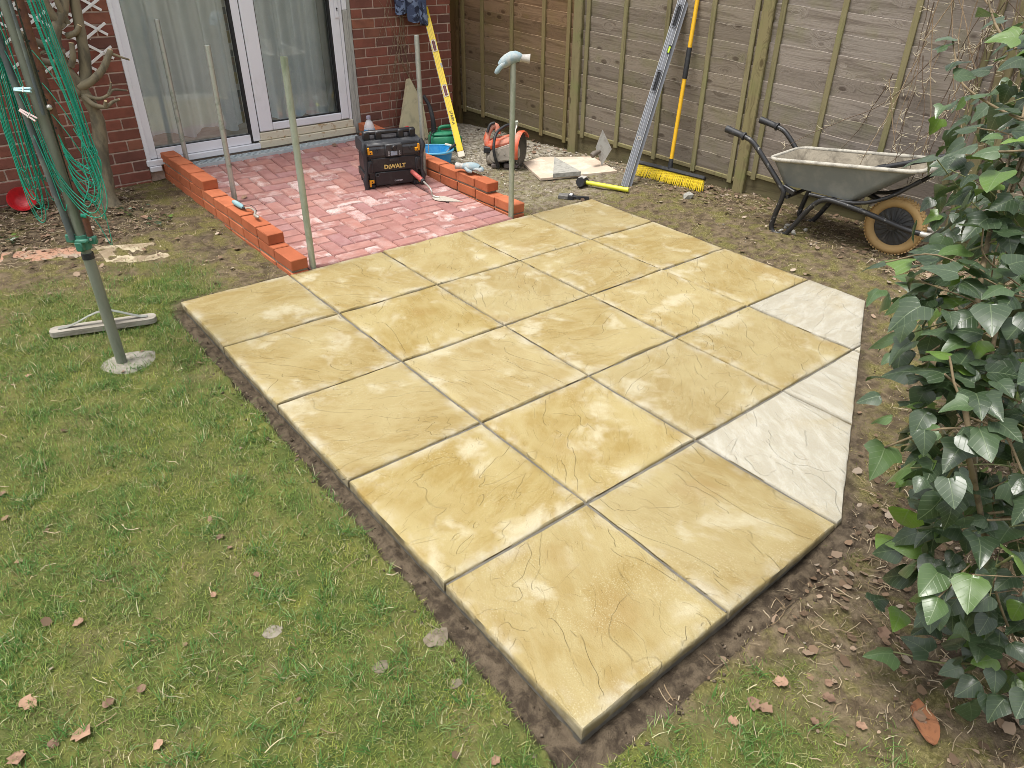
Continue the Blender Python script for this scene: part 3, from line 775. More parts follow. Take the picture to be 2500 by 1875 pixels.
# frames (front faces 4 mm behind the brick face)
FT_ = 2.34
fr = MB()
hbox(fr, .627, .694, -.085, -.004, .252, FT_, .003); hbox(fr, .6965, 1.436, -.083, -.006, .250, .318, .003)
hbox(fr, 1.455, 1.516, -.085, -.004, .262, FT_, .003); hbox(fr, 2.357, 2.386, -.085, -.004, .322, FT_, .003)
hbox(fr, .6965, 2.354, -.083, -.006, 2.28, FT_, .003)
obj('door_frame', fr, M['upvc'], house, None)
tr_ = MB(); hbox(tr_, .612, .640, -.02, .012, .205, 2.36, .003); hbox(tr_, .605, 1.50, -.02, .018, .205, .247, .004); hbox(tr_, .617, .70, .002, .03, .165, .203, .004)
obj('frame_trim', tr_, M['upvc'], house, None)
win = MB(); hbox(win, .697, 1.437, -.058, -.050, .3185, 2.28); gl = obj('window_pane', win, M['glass'], house, None)
gk = MB(); hbox(gk, 1.4375, 1.4545, -.045, -.007, .262, 2.28); hbox(gk, .6945, .6965, -.06, -.012, .318, 2.28); hbox(gk, .697, 1.436, -.05, -.015, .318, .3235)
hbox(gk, 1.5165, 1.5225, -.08, -.012, .262, 2.34); hbox(gk, 2.3525, 2.3565, -.08, -.02, .33, 2.28)
obj('gasket', gk, M['black'], house, None)
leafd = MB()
hbox(leafd, 1.523, 1.636, -.075, .004, .328, 2.28, .006); hbox(leafd, 2.278, 2.352, -.075, .004, .332, 2.28, .006)
hbox(leafd, 1.638, 2.276, -.073, .0025, .328, .388, .006); hbox(leafd, 1.638, 2.276, -.073, .0025, 2.2, 2.28, .006)
leafo = obj('door_leaf', leafd, M['upvc'], house, None)
gp = MB(); hbox(gp, 1.640, 2.274, -.045, -.037, .389, 2.2); obj('door_pane', gp, M['glass'], leafo, None)
gk = MB(); hbox(gk, 2.2625, 2.2775, -.036, -.003, .389, 2.2); hbox(gk, 1.6365, 1.642, -.036, -.006, .389, 2.2); hbox(gk, 1.642, 2.26, -.036, -.006, .3885, .395)
obj('gasket', gk, M['black'], leafo, None)
hd = MB(); hbox(hd, 2.314, 2.348, .004, .016, 1.115, 1.36, .005); plate = obj('handle_plate', hd, M['upvc'], leafo, None)
kh = MB(); kh.lathe([(.0, .0), (.007, .0), (.007, .004)], 10, basis((1, 0, 0), z=(ST, -CT, 0), loc=hp(2.331, .015, 1.185))); hbox(kh, 2.328, 2.334, .016, .0195, 1.165, 1.185)
hl = MB(); hbox(hl, 2.316, 2.334, .016, .05, 1.29, 1.31, .004); hbox(hl, 2.22, 2.334, .042, .055, 1.288, 1.31, .005); 
obj('keyhole', kh, M['black'], leafo, None); obj('lever_handle', hl, M['upvc'], leafo, None)
sl = MB(); hbox(sl, 1.516, 2.386, -.07, .006, .262, .320, .004); hbox(sl, 1.50, 2.392, -.02, .022, .205, .2585, .004)
obj('door_sill', sl, M['sill'], house, None)
jb = MB(); hbox(jb, 2.390, 2.432, -.05, .004, .2, 1.17, .003); hbox(jb, 2.434, 2.468, -.06, -.002, .12, 2.36, .003); obj('door_jamb', jb, M['greyjamb'], house, None)
jb = MB(); hbox(jb, 2.390, 2.432, -.05, .003, 1.172, 2.36, .003); obj('door_jamb', jb, M['upvc'], house, None)
# curtains
def curtain(name, label, s0, s1, o, zbot, folds, amp, mat, group=None, seed=0, ztop=2.3):
    rows = []; nz_ = 14; ns = 70
    for i in range(nz_+1):
        t = i/nz_; z = zbot + (ztop-zbot)*t; row = []
        for k in range(ns+1):
            u = k/ns; ph = u*folds*2*math.pi + .8*math.sin(u*5+seed)
            w_ = amp*(math.sin(ph)+.35*math.sin(2.3*ph+seed))*(.75+.5*(1-t))
            zz = z - (1-t)**6*.028*math.sin(ph*.5+seed)
            row.append(hp(s0+(s1-s0)*u, o+w_, zz))
        rows.append(row)
    mb = MB().grid(rows); o_ = obj(name, mb, mat, None, 80); return tag(o_, label, 'curtain', group)
curtain('curtain', 'pale curtain with soft folds behind the left window pane', .66, 1.46, -.112, .375, 5, .034, M['curtain'], seed=1)
curtain('curtain', 'pale folded curtain behind the glass of the door', 1.60, 2.20, -.100, .372, 4, .034, M['curtain'], seed=3)
pc = MB()
patt = thing('patterned_curtain', 'narrow curtain edge striped in stacked cream, grey and tan blocks', 'curtain', hp(1.42, -.1, .34), TH)
cols = [('tan_block', (.50, .44, .27)), ('grey_block', (.37, .37, .35)), ('brown_block', (.43, .37, .31)), ('dark_block', (.28, .29, .29)), ('cream_block', (.72, .71, .66))]
cm = [pm(n, c, .95) for n, c in cols]; z = .40; i = 0
while z < 2.25:
    hgt = (.085, .05, .06, .05, .045)[i % 5]
    b_ = MB(); hbox(b_, 1.430, 1.482, -.094, -.086, z, z+hgt-.002); obj(cols[i % 5][0], b_, cm[i % 5], patt, None); z += hgt; i += 1
b_ = MB(); hbox(b_, 1.4835, 1.575, -.094, -.088, .38, 2.25); obj('lining', b_, M['curtain2'], patt, None)
nc = bpy.data.materials.new('net_grey'); nc = pm('net_curtain', (.50, .53, .52), .95)
curtain('curtain', 'dull grey net curtain in the right part of the door glass', 2.14, 2.46, -.15, .392, 2, .012, nc, seed=5)
# drain in front of the sill
drain = thing('channel_drain', 'grey slotted channel drain between the red pavers and the door sill', 'drain', hp(1.5, .09, .2), TH)
d1 = MB(); 
for o0, o1 in ((.124, .134), (.022, .032)): hbox(d1, .74, 2.395, o0, o1, .14, .1925)
d2_ = MB(); hbox(d2_, .74, 2.395, .034, .122, .10, .150); obj('drain_bottom', d2_, pm('dark_channel', (.03, .035, .04), .9), drain, None)
dm = pm('drain_grey_plastic', (.42, .48, .50), .6, c2=(.52, .56, .56), scale=10)
obj('drain_channel', d1, dm, drain, None)
slat = mesh_from('drain_slat', *cbox((.0085, .088, .012), .002), None)
s = .752
while s < 2.39:
    W = Matrix.Translation(hp(s, .078, .189)) @ HR4 @ Matrix.Rotation(.25, 4, 'Z')
    link('drain_slat', slat, dm, drain, W); s += .0265

# ------------------------------------------------------------------ fence
FT = math.radians(99.0); FD = Vector((math.cos(FT), math.sin(FT), 0)); FNv = Vector((math.sin(FT), -math.cos(FT), 0))
FCc = FNv.dot(Vector((3.85, 1.037, 0)))
def fp(t, o, z): return FD*t + FNv*(FCc-o) + Vector((0, 0, z))     # o: towards the garden
FX = basis(-FD, z=(0, 0, 1))        # local x runs from the house towards the viewer
FR3 = FX.to_3x3()
fence = thing('garden_fence', 'tall weathered larch lap fence along the right side of the garden', 'fence', fp(-.5, 0, -.02), 0)
panels = [(1.90, .43, .232, .110, (.95, .80, .66), [1.80, 1.545, 1.175, .80, .525]), (.41, -1.21, .197, .1135, (1, .97, .92), [.325, -.04, -.425, -.80, -1.13]),
          (-1.225, -2.725, .130, .126, (1.1, 1.08, 1.10), [-1.32, -1.73, -2.17, -2.61]), (-2.735, -4.3, .06, .126, (1.05, 1.0, .95), [-2.82, -3.2, -3.7, -4.27])]
SLP = .085
for pi, (ta, tb, zl, pitch, tint, bats) in enumerate(panels):
    L = ta-tb; tc_ = (ta+tb)/2
    tz = {0: 1.83, 1: .345, 2: -1.30, 3: -2.80}[pi]; zat = lambda t: zl-(tz-t)*SLP
    rows = int((1.86-.05)/pitch)
    for i in range(rows):
        zb = zat(tc_)+.028+i*pitch
        n = 16; vs = []; rr = random.Random(pi*50+i)
        hgt = pitch+.022
        for k in range(n+1):
            x = -L/2+L*k/n
            wv = .0035*noise.noise((x*5+pi*9, i*3.7, 1))+.003*noise.noise((x*17, i*5.1, pi))
            for (dy, dz_) in ((-.002, 0), (-.0165, hgt-.010+wv*1.6), (-.0055, hgt-.009+wv*1.6), (.006, 0)):
                vs.append((x, dy, dz_))
        fs = []
        for k in range(n):
            for q in range(4): fs.append((k*4+q, k*4+(q+1) % 4, (k+1)*4+(q+1) % 4, (k+1)*4+q))
        fs += [(3, 2, 1, 0), (n*4, n*4+1, n*4+2, n*4+3)]
        W = Matrix.Translation(fp(tc_, .012, zb)) @ FX.copy() @ Matrix.Rotation(math.atan(SLP)+rr.uniform(-.004, .004), 4, 'Y')
        o = link('fence_board', mesh_from('fence_board', vs, fs, 30), M['board'], fence, W)
        k_ = rr.uniform(.82, 1.12); fade = 1.0
        tn = tint
        if pi == 0: f_ = min(1, i/9); tn = (.72+.22*f_, .66+.02*f_, .52-.06*f_)
        o.color = (tn[0]*k_, tn[1]*k_, tn[2]*k_, 1)
    for bt in bats:
        z0 = zat(bt)-.012; W = Matrix.Translation(fp(bt, .03, z0+.93)) @ FX
        o = link('batten', mesh_from('batten', *cbox((.038, .022, 1.88), .003), None), M['batten'], fence, W); k_ = R.uniform(.85, 1.1)
        o.color = (k_, k_, k_, 1) if pi else (.92, .82, .72, 1)
    for zz, hh in ((.0, .03), (1.86, .03)):
        W = Matrix.Translation(fp(tc_, .021, zat(tc_)+zz+.012)) @ FX @ Matrix.Rotation(math.atan(SLP), 4, 'Y')
        o = link('rail', mesh_from('rail', *cbox((L-.002, .02, hh), .003), None), M['batten'], fence, W); o.color = (.95, .93, .9, 1)
    zg = zat(tc_)-.008; zbm = -.12
    gb = MB(); a, b_ = fp(ta, .010, 0), fp(tb, .010, 0); th = FNv*.022
    gb.add([a+Vector((0, 0, -.2)), b_+Vector((0, 0, -.2)), b_+Vector((0, 0, zat(tb)-.008)), a+Vector((0, 0, zat(ta)-.008)),
            a+th+Vector((0, 0, -.2)), b_+th+Vector((0, 0, -.2)), b_+th+Vector((0, 0, zat(tb)-.008)), a+th+Vector((0, 0, zat(ta)-.008))],
           [(0, 1, 2, 3), (7, 6, 5, 4), (0, 4, 5, 1), (1, 5, 6, 2), (2, 6, 7, 3), (3, 7, 4, 0)])
    me = mesh_from('gravel_board', [FX.inverted() @ (v-fp(tc_, 0, 0)) for v in gb.v], gb.f, None)
    o = link('gravel_board', me, M['gravel'], fence, Matrix.Translation(fp(tc_, 0, 0)) @ FX)
    if pi == 0: o.color = (.55, .5, .45, 1)
for t0, t1, cc in ((2.0, 1.84, (.62, .46, .36)), (.480, .362, (1, 1, 1)), (-1.158, -1.275, (1.05, 1.03, 1.0)), (-2.675, -2.785, (1, 1, 1))):
    w_ = t0-t1; W = Matrix.Translation(fp((t0+t1)/2, .012, .85)) @ FX
    o = link('post', mesh_from('post', *cbox((w_-.03, .09, 2.35), .006), None), M['post'], fence, W); o.color = c4(cc)

# ------------------------------------------------------------------ metal posts of the future handrail
def steel_post(b, top, r, mat, label):
    b = Vector(b); top = Vector(top)
    t = thing('metal_post', label, 'post', b, group='upright metal tubes round the ramp')
    m = MB(); m.tube([b-Vector((0, 0, .03)), b+(top-b)*.5, top-Vector((0, 0, .003))], r, 16, cap=False)
    m.tube([top-Vector((0, 0, .0035)), top], [r, r-.001], 16, cap=False); m.tube([top, top-Vector((0, 0, .15))], [r-.004, r-.004], 16, cap=False)
    obj('tube', m, mat, t, 60); return t
steel_post((.742, 2.02, rampz(.76, 2.03)), (.752, 2.018, 1.175), .0175, M['galv'], 'grey metal tube standing behind the far end of the left brick wall')
steel_post((.790, 1.245, rampz(.79, 1.245)), (.806, 1.24, 1.076), .0175, M['galv'], 'grey metal tube at the left of the ramp, middle one by the stepped wall')
steel_post((.768, .017, rampz(.768, .017)), (.774, .014, 1.128), .0185, M['galvg'], 'greenish metal tube at the near left corner of the ramp')
steel_post((2.279, .030, rampz(2.28, .03)), (2.285, .026, 1.000), .0185, M['galvg'], 'metal tube at the near right end of the ramp with a glove on top')
steel_post((2.262, 1.10, rampz(2.26, 1.1)), (2.262, 1.104, 1.068), .0185, M['galv'], 'plain grey metal tube behind the radio, beside the right brick wall')

# text helper
def text_mesh(name, body, size, mat, parent, Mx, ext=.0012, bold=0.0, align='CENTER'):
    cu = bpy.data.curves.new(name, 'FONT'); cu.body = body; cu.size = size; cu.extrude = ext; cu.offset = bold; cu.align_x = align; cu.align_y = 'CENTER'; cu.resolution_u = 3
    tmp = bpy.data.objects.new('tmp_text', cu); COL.objects.link(tmp)
    dg = bpy.context.evaluated_depsgraph_get(); me = bpy.data.meshes.new_from_object(tmp.evaluated_get(dg)); me.name = name
    bpy.data.objects.remove(tmp, do_unlink=True); bpy.data.curves.remove(cu); me.materials.clear()
    return link(name, me, mat, parent, Mx)

# ------------------------------------------------------------------ site radio
def build_radio():
    a = Vector((1.700, 1.030)); b = Vector((2.134, .921)); dx = (b-a).normalized()
    ex = Vector((dx.x, dx.y, 0)); c = Vector(((a.x+b.x)/2, (a.y+b.y)/2, 0)); z0 = rampz(c.x, c.y)+.002
    ey = Vector((-ex.y, ex.x, 0))                       # away from viewer
    tiltY = AY+.012+.05*1.1
    W = basis(ex, y=ey+Vector((0, 0, tiltY)), loc=(c.x, c.y, z0))
    t = thing('site_radio', 'black and yellow jobsite radio box standing on the red pavers', 'radio', (c.x, c.y, z0)); 
    t.matrix_basis = W; WM[t.name] = W
    w2 = .224
    def lb(mb, x0, x1, y0, y1, zz0, zz1, b=.004): return mb.box(W @ Vector(((x0+x1)/2, (y0+y1)/2, (zz0+zz1)/2)), (x1-x0, y1-y0, zz1-zz0), W.to_3x3(), b)
    body = MB(); lb(body, -w2+.02, w2-.02, .012, .25, .02, .33, .015); lb(body, -w2+.045, w2-.045, .004, .26, .125, .225, .004)
    lb(body, -w2+.075, w2-.075, .002, .02, .02, .12, .004); lb(body, -w2+.01, w2-.01, .018, .245, .045, .105, .006); lb(body, -w2+.01, w2-.01, .018, .245, .25, .32, .01)
    obj('body', body, M['blackpl'], t, 40)
    lid = MB()
    prof = [(-.0, .245), (-.0, .295), (.02, .328), (.05, .338), (.20, .338), (.235, .328), (.25, .295), (.25, .245)]
    lid.prism(prof, basis(W.to_3x3() @ Vector((0, 1, 0)), y=W.to_3x3() @ Vector((0, 0, 1)), loc=W @ Vector((-w2+.005, .004, 0))), 2*w2-.01)
    obj('lid', lid, M['blackpl2'], t, 30)
    hnd = MB(); lb(hnd, -w2+.025, w2-.025, .085, .125, .372, .400, .008)
    for x in (-w2+.05, -.085, .085, w2-.05): lb(hnd, x-.024, x+.024, .08, .13, .33, .396, .006)
    obj('handle', hnd, M['blackpl'], t, 40)
    for sx in (-1, 1):
        g = MB(); x = sx*(w2-.008)
        g.tube([W @ Vector((x, .02, .338)), W @ Vector((x+sx*.012, .0, .30)), W @ Vector((x, .004, .25)), W @ Vector((x-sx*.004, .012, .12)), W @ Vector((x+sx*.01, .0, .07)), W @ Vector((x, .004, .0))], [.014, .02, .018, .013, .02, .017], 8)
        obj('corner_guard', g, M['blackpl2'], t, 60)
        for zz0, zz1, hook in ((.262, .30, 1), (.032, .072, -1)):
            am = MB(); x0 = sx*(w2-.045); 
            pts = [(-.016, -.018), (.018, -.018), (.018, .028), (.006, .03), (.006, .004), (-.016, .002)]
            if hook < 0: pts = [(p[0], -p[1]) for p in pts][::-1]
            if sx < 0: pts = [(-p[0], p[1]) for p in pts][::-1]
            am.prism(pts, basis(W.to_3x3() @ Vector((1, 0, 0)), y=W.to_3x3() @ Vector((0, 0, 1)), loc=W @ Vector((x0, .004, (zz0+zz1)/2))), .016)
            obj('latch_hook', am, M['amber'], t, None)
            bt = MB(); bt.lathe([(0, 0), (.0045, 0), (.0045, .003), (0, .003)], 8, basis(W.to_3x3() @ Vector((1, 0, 0)), z=W.to_3x3() @ Vector((0, -1, 0)), loc=W @ Vector((x0, -.012, (zz0+zz1)/2-.008*hook))), cap=False); obj('bolt', bt, M['black'], t, 40)
        lt = MB(); x0 = sx*(w2-.04); lb(lt, x0-.02, x0+.02, -.006, .02, .118, .212, .004); obj('side_latch', lt, M['blackpl2'], t, 40)
        lt = MB(); lb(lt, x0-.011, x0+.011, -.012, -.004, .13, .20, .004); obj('latch_lever', lt, M['blackpl'], t, 40)
        for zz in (.285, .105):
            k = MB(); k.lathe([(.013, 0), (.016, .004), (.012, .006), (.009, .001), (0, .001)], 12, basis(W.to_3x3() @ Vector((1, 0, 0)), z=W.to_3x3() @ Vector((0, -1, 0)), loc=W @ Vector((sx*(w2-.092), .003, zz))), cap=False)
            obj('round_boss', k, M['blackpl2'], t, 40)
    pn = MB(); lb(pn, -.066, .066, -.010, .02, .235, .325, .006); obj('control_panel', pn, M['blackpl2'], t, 40)
    k = MB(); k.lathe([(.020, 0), (.020, .012), (.016, .018), (0, .018)], 14, basis(W.to_3x3() @ Vector((1, 0, 0)), z=W.to_3x3() @ Vector((0, -1, 0)), loc=W @ Vector((0, -.009, .300))), cap=False); obj('tuning_knob', k, M['blackpl'], t, 40)
    s = MB(); lb(s, -.026, .024, -.0125, -.005, .243, .274, .001); obj('screen', s, M['lcd'], t, None)
    for sx in (-1, 1):
        for i in range(3):
            k = MB(); k.lathe([(.0035, 0), (.0055, .002), (.0035, .002)], 10, basis(W.to_3x3() @ Vector((1, 0, 0)), z=W.to_3x3() @ Vector((0, -1, 0)), loc=W @ Vector((sx*.041, -.0105, .246+.0125*i))), cap=False)
            obj('button', k, pm('button_grey', (.55, .56, .58), .4) if 'button_grey' not in bpy.data.materials else bpy.data.materials['button_grey'], t, 40)
    lb_ = MB(); lb(lb_, -.036, .036, -.001, .01, .197, .218, .002); obj('badge', lb_, M['blackpl2'], t, None)
    TM = basis(W.to_3x3() @ Vector((1, 0, 0)), y=W.to_3x3() @ Vector((0, 0, 1)))
    def tx(name, body, size, x, zz, mat, bold): T = TM.copy(); T.translation = W @ Vector((x, -.0005, zz)); return text_mesh(name, body, size, mat, t, T, .0015, bold)
    tx('lettering', 'D', .043, -.063, .158, M['gold'], .0013); tx('lettering', 'E', .031, -.0385, .154, M['gold'], .0011); tx('lettering', 'WALT', .043, .026, .158, M['gold'], .0013)
    tx('small_lettering', 'CHARGER', .014, .028, .048, M['greytext'], .0002)
    ft = MB()
    for sx in (-1, 1):
        for yy in (.03, .22): lb(ft, sx*(w2-.05)-.025, sx*(w2-.05)+.025, yy-.02, yy+.02, -.002, .03, .004)
    obj('foot', ft, M['blackpl2'], t, 40)
build_radio()

# ------------------------------------------------------------------ water bottle, red bottle
def lathe_obj(name, prof, n, mat, parent, loc, tilt=None, smooth=50, cap=False):
    T = Matrix.Translation(loc); 
    if tilt: T = T @ tilt
    return obj(name, MB().lathe(prof, n, T, cap=cap), mat, parent, smooth)
b0 = Vector((2.115, 1.665, rampz(2.115, 1.665)))
t = thing('water_bottle', 'clear plastic water bottle with blue and purple label behind the radio', 'bottle', b0)
lathe_obj('bottle_body', [(0, .002), (.040, .002), (.045, .012), (.045, .205), (.042, .235), (.028, .27), (.0155, .288), (.0155, .298)], 20, M['bottle'], t, b0)
lathe_obj('label', [(.0458, .150), (.0458, .215)], 20, M['lblue'], t, b0); lathe_obj('label', [(.0458, .10), (.0458, .149)], 20, M['lpurple'], t, b0)
lathe_obj('bottle_cap', [(.0, .318), (.018, .317), (.0185, .294), (.0, .294)], 16, M['capgrey'], t, b0)
b0 = Vector((2.355, 1.47, sz(2.35, 1.47)+.233))
t = thing('red_spray_bottle', 'small red bottle with pale top behind the radio, against the wall', 'bottle', b0)
lathe_obj('bottle_body', [(0, 0), (.03, 0), (.032, .01), (.032, .055), (.022, .075)], 14, M['red'], t, b0); lathe_obj('bottle_collar', [(.0325, .018), (.0325, .05)], 14, M['cream'], t, b0)
lathe_obj('bottle_cap', [(.014, .07), (.014, .10), (0, .10)], 12, M['red'], t, b0)

# ------------------------------------------------------------------ trowel on the pavers
def build_trowel():
    hl = Vector((2.03, .64, rampz(2.03, .64)+.006)); tip = Vector((2.172, .452, rampz(2.17, .452)+.003))
    t = thing('brick_trowel', 'pointed steel trowel with red handle lying on the pavers by the radio', 'trowel', hl)
    ax = (tip-hl).normalized(); L = (tip-hl).length
    BM = basis(ax, z=(0, 0, 1), loc=hl)
    pts = [(0, -.012), (.035, -.052), (.075, -.058), (L*.62, -.036), (L, 0), (L*.62, .036), (.075, .058), (.035, .052), (0, .012)]
    obj('blade', MB().prism(pts, BM, .0025), pm('trowel_steel', (.62, .58, .50), .45, .35, c2=(.48, .36, .22), scale=40, lo=.6, hi=.7), t, None)
    h0 = BM @ Vector((.0, 0, .003)); hA = Vector((2.055, .80, rampz(2.05, .8)+.075)); hB = Vector((2.045, .965, rampz(2.04, .96)+.115))
    nk = curve_pts([BM @ Vector((.05, 0, .006)), h0+Vector((0, 0, .012)), h0+Vector((-.002, .02, .055)), hA], 5)
    obj('neck', MB().tube(nk, .007, 8), M['metal'], t, 60)
    d = (hB-hA); obj('handle', MB().tube([hA, hA+d*.05, hA+d*.3, hA+d*.7, hA+d*.95, hB], [.013, .0165, .018, .0165, .0175, .012], 12), M['redhandle'], t, 60)
    obj('ferrule', MB().tube([hA-d*.06, hA+d*.06], .0172, 12), M['black2'], t, 60); obj('handle_cap', MB().tube([hB-d*.02, hB+d*.08], [.0165, .013], 12), M['black2'], t, 60)
build_trowel()

# ------------------------------------------------------------------ gloves
def build_glove(label, P0, P1, upv, s=1.0, drape=False):
    """from cuff opening P0 to finger tips P1"""
    P0 = Vector(P0); P1 = Vector(P1); t = thing('work_glove', label, 'glove', P0, group='rubber coated work gloves')
    ax = (P1-P0); L = ax.length; B_ = basis(ax, z=upv, loc=P0)
    def q(x, y, z): return B_ @ Vector((x*L, y*s, z*s))
    dr = (lambda x: -.085*max(0, x-.45)**1.3*2) if drape else (lambda x: -.004)
    pts = [q(x, 0, .010*math.sin(x*3)+dr(x)) for x in (.25, .32, .42, .54, .66, .78, .88)]
    obj('palm', MB().tube(pts, [.026*s, .036*s, .044*s, .048*s, .047*s, .042*s, .028*s], 12, flat=.78), M['glove'], t, 60)
    cf = MB(); cp = [q(x, 0, .004) for x in (0, .08, .18, .29)]
    cf.tube(cp, [.036*s, .032*s, .028*s, .029*s], 14, cap=False, flat=.8); cf.tube([cp[0], cp[1], cp[2]], [.033*s, .028*s, .020*s], 14, cap=False, flat=.8); cf.tube([cp[0], cp[0]+ax*.004], [.038*s, .0325*s], 14, cap=False, flat=.8)
    obj('cuff', cf, M['cuff'], t, 60)
    for k, (y, ln) in enumerate(((-.033, .93), (-.011, 1.0), (.011, .98), (.033, .90))):
        fp_ = [q(.72, y, dr(.72)), q(.82, y*.95, dr(.82)), q(.72+.28*ln*.75, y*.9, dr(.72+.24*ln)-.006), q(.72+.28*ln, y*.85, dr(.72+.28*ln)-.022)]
        obj('finger', MB().tube(curve_pts(fp_, 3), [.0145*s]*8+[.0125*s, .008*s], 8), M['glove'], t, 60)
    tp = [q(.42, -.038, 0), q(.54, -.058, -.010+dr(.54)), q(.68, -.052, -.022+dr(.66))]
    obj('thumb', MB().tube(curve_pts(tp, 3), [.015*s]*5+[.014*s, .009*s], 8), M['glove'], t, 60)
pt = Vector((2.285, .026, 1.012))
build_glove('blue grey work glove draped over the top of a metal tube', pt+RT*.105+Vector((0, 0, -.004)), pt-RT*.105+Vector((0, 0, .012)), (0, 0, 1), 1.0, True)
zt = sz(2.35, .58)+.178
build_glove('blue grey work glove lying on the right brick wall', (2.295, .70, zt+.024), (2.40, .51, zt+.028), (0, 0, 1), .88)
# jointing iron on the left wall
zj = sz(.66, .7)+.166
t = thing('jointing_tool', 'small curved jointing tool with teal handle on the left brick wall', 'hand tool', (.665, .7, zj))
obj('handle', MB().tube(curve_pts([(.662, .885, zj+.014), (.662, .83, zj+.016), (.664, .76, zj+.015), (.666, .725, zj+.013)], 3), [.010, .014, .016, .017, .017, .017, .016, .014, .012, .010], 10), M['teal'], t, 60)
obj('collar', MB().tube([(.666, .735, zj+.013), (.667, .70, zj+.013)], [.011, .006], 10), M['black2'], t, 60)
obj('iron', MB().tube(curve_pts([(.667, .71, zj+.012), (.69, .67, zj+.018), (.695, .61, zj+.012), (.672, .56, zj+.006), (.668, .49, zj+.010)], 5), [.006]*10+[.008]*6+[.011]*4+[.004], 8), M['metal'], t, 60)
obj('wire_clip', MB().tube(curve_pts([(.664, .74, zj+.022), (.70, .70, zj+.030), (.715, .66, zj+.016), (.71, .62, zj+.006)], 4), .002, 6), M['black2'], t, 60)

# ------------------------------------------------------------------ yellow spirit level with garment, offcut, bucket, sprayer
def spirit_level(name, label, A, Bp, wdt, thk, facing, bodymat, edge, cat='spirit level'):
    A = Vector(A); Bp = Vector(Bp); ax = (Bp-A).normalized(); L = (Bp-A).length
    T = basis(ax, z=facing, loc=A); t = thing(name, label, cat, A)
    def lb(mb, x0, x1, y0, y1, z0, z1, b=.002): return mb.box(T @ Vector(((x0+x1)/2, (y0+y1)/2, (z0+z1)/2)), (x1-x0, y1-y0, z1-z0), T.to_3x3(), b)
    return t, T, L, lb
A = Vector((2.860, 1.42, gzf(2.86, 1.42)+.004)); Bp = hp(3.205, .035, 1.16)
t, T, L, lb = spirit_level('spirit_level', 'yellow spirit level leaning on the brick wall with a garment on its top end', A, Bp, .06, .025, (CAM-A), None, None)
m = MB(); lb(m, 0.055, L, -.027, .027, -.0125, .0125); obj('bar', m, M['yellow'], t, None)
m = MB(); lb(m, 0.0, .053, -.030, .030, -.0145, .0145, .004); obj('end_cap', m, M['cream'], t, None)
m = MB(); lb(m, .05, L, .0275, .0305, -.014, .014); obj('measuring_edge', m, M['alu'], t, None)
for y in (-.012, .0, .012):
    m = MB(); lb(m, .35 if abs(y) < .001 else .36, L-.06, y-.0012, y+.0012, .0125, .0132, 0); obj('groove', m, pm('groove_grey', (.45, .36, .02), .5) if 'groove_grey' not in bpy.data.materials else bpy.data.materials['groove_grey'], t, None)
for f in (.44, .74):
    m = MB(); lb(m, L*f-.055, L*f+.055, -.021, .021, .012, .0150, .006); obj('hole_rim', m, M['cream'], t, None)
    m = MB(); lb(m, L*f-.045, L*f+.045, -.012, .012, .0135, .0165, .005); obj('hand_hole', m, M['maroon'], t, None)
m = MB(); lb(m, L*.60-.012, L*.60+.03, -.028, -.012, .0125, .0140, 0); obj('vial_slot', m, M['greyjamb'], t, None)
m = MB(); lb(m, L-.10, L-.075, -.012, .012, .0125, .0145, 0); obj('end_vial', m, M['aludark'], t, None)
TT = T.copy(); TT = basis(-(T.to_3x3() @ Vector((1, 0, 0))), z=T.to_3x3() @ Vector((0, 0, 1)), loc=T @ Vector((L*.26, .0, .0135)))
text_mesh('lettering', 'STABILA', .034, M['black'], t, TT, .0004, .0003)
# garment
g = thing('camouflage_jacket', 'blue camouflage jacket hung over the top of the yellow level', 'jacket', hp(3.05, .05, 1.04), TH)
def drape(name, s0, s1, z0, z1, o, folds, ph):
    rows = []; n = 26
    for i in range(13):
        f = i/12; z = z0+(z1-z0)*f; row = []
        for k in range(n):
            an = 2*math.pi*k/n; wv = 1+.12*math.sin(folds*an+ph+2.5*f)
            wx = (s1-s0)/2*(.92+.12*math.sin(f*4+ph))*(1 if f > .06 else .93)
            row.append(hp((s0+s1)/2+.012*math.sin(f*5+ph)+math.cos(an)*wx*wv, o+.028*math.sin(an)*wv, z+.008*math.sin(an*2+ph)*(1-f)))
        rows.append(row)
    mb = MB().grid(rows, True); n0 = n
    mb.f.append(tuple(range(n-1, -1, -1))); return obj(name, mb, M['camo'], g, 70)
drape('body', 2.865, 3.00, 1.125, 1.62, .055, 5, .3); drape('sleeve', 2.965, 3.10, 1.062, 1.60, .095, 4, 1.4); drape('sleeve', 3.085, 3.185, 1.035, 1.58, .105, 4, 2.9)
drape('hood', 2.90, 3.17, 1.45, 1.72, .08, 3, .9)
# stone offcut leaning on the wall
tri = thing('stone_offcut', 'tall triangular buff stone offcut leaning on the brick wall behind a metal tube', 'stone slab', hp(2.88, .12, .11))
Mx = basis(HR @ Vector((1, 0, 0)), y=Vector((ST*.22, -CT*.22, 0))*-1+Vector((0, 0, 1)), loc=hp(2.72, .16, .095))
obj('slab', MB().prism([(0, 0), (.34, 0), (.34, .30), (.245, .52), (.225, .52)], Mx, .035), M['cutslab'], tri, None)
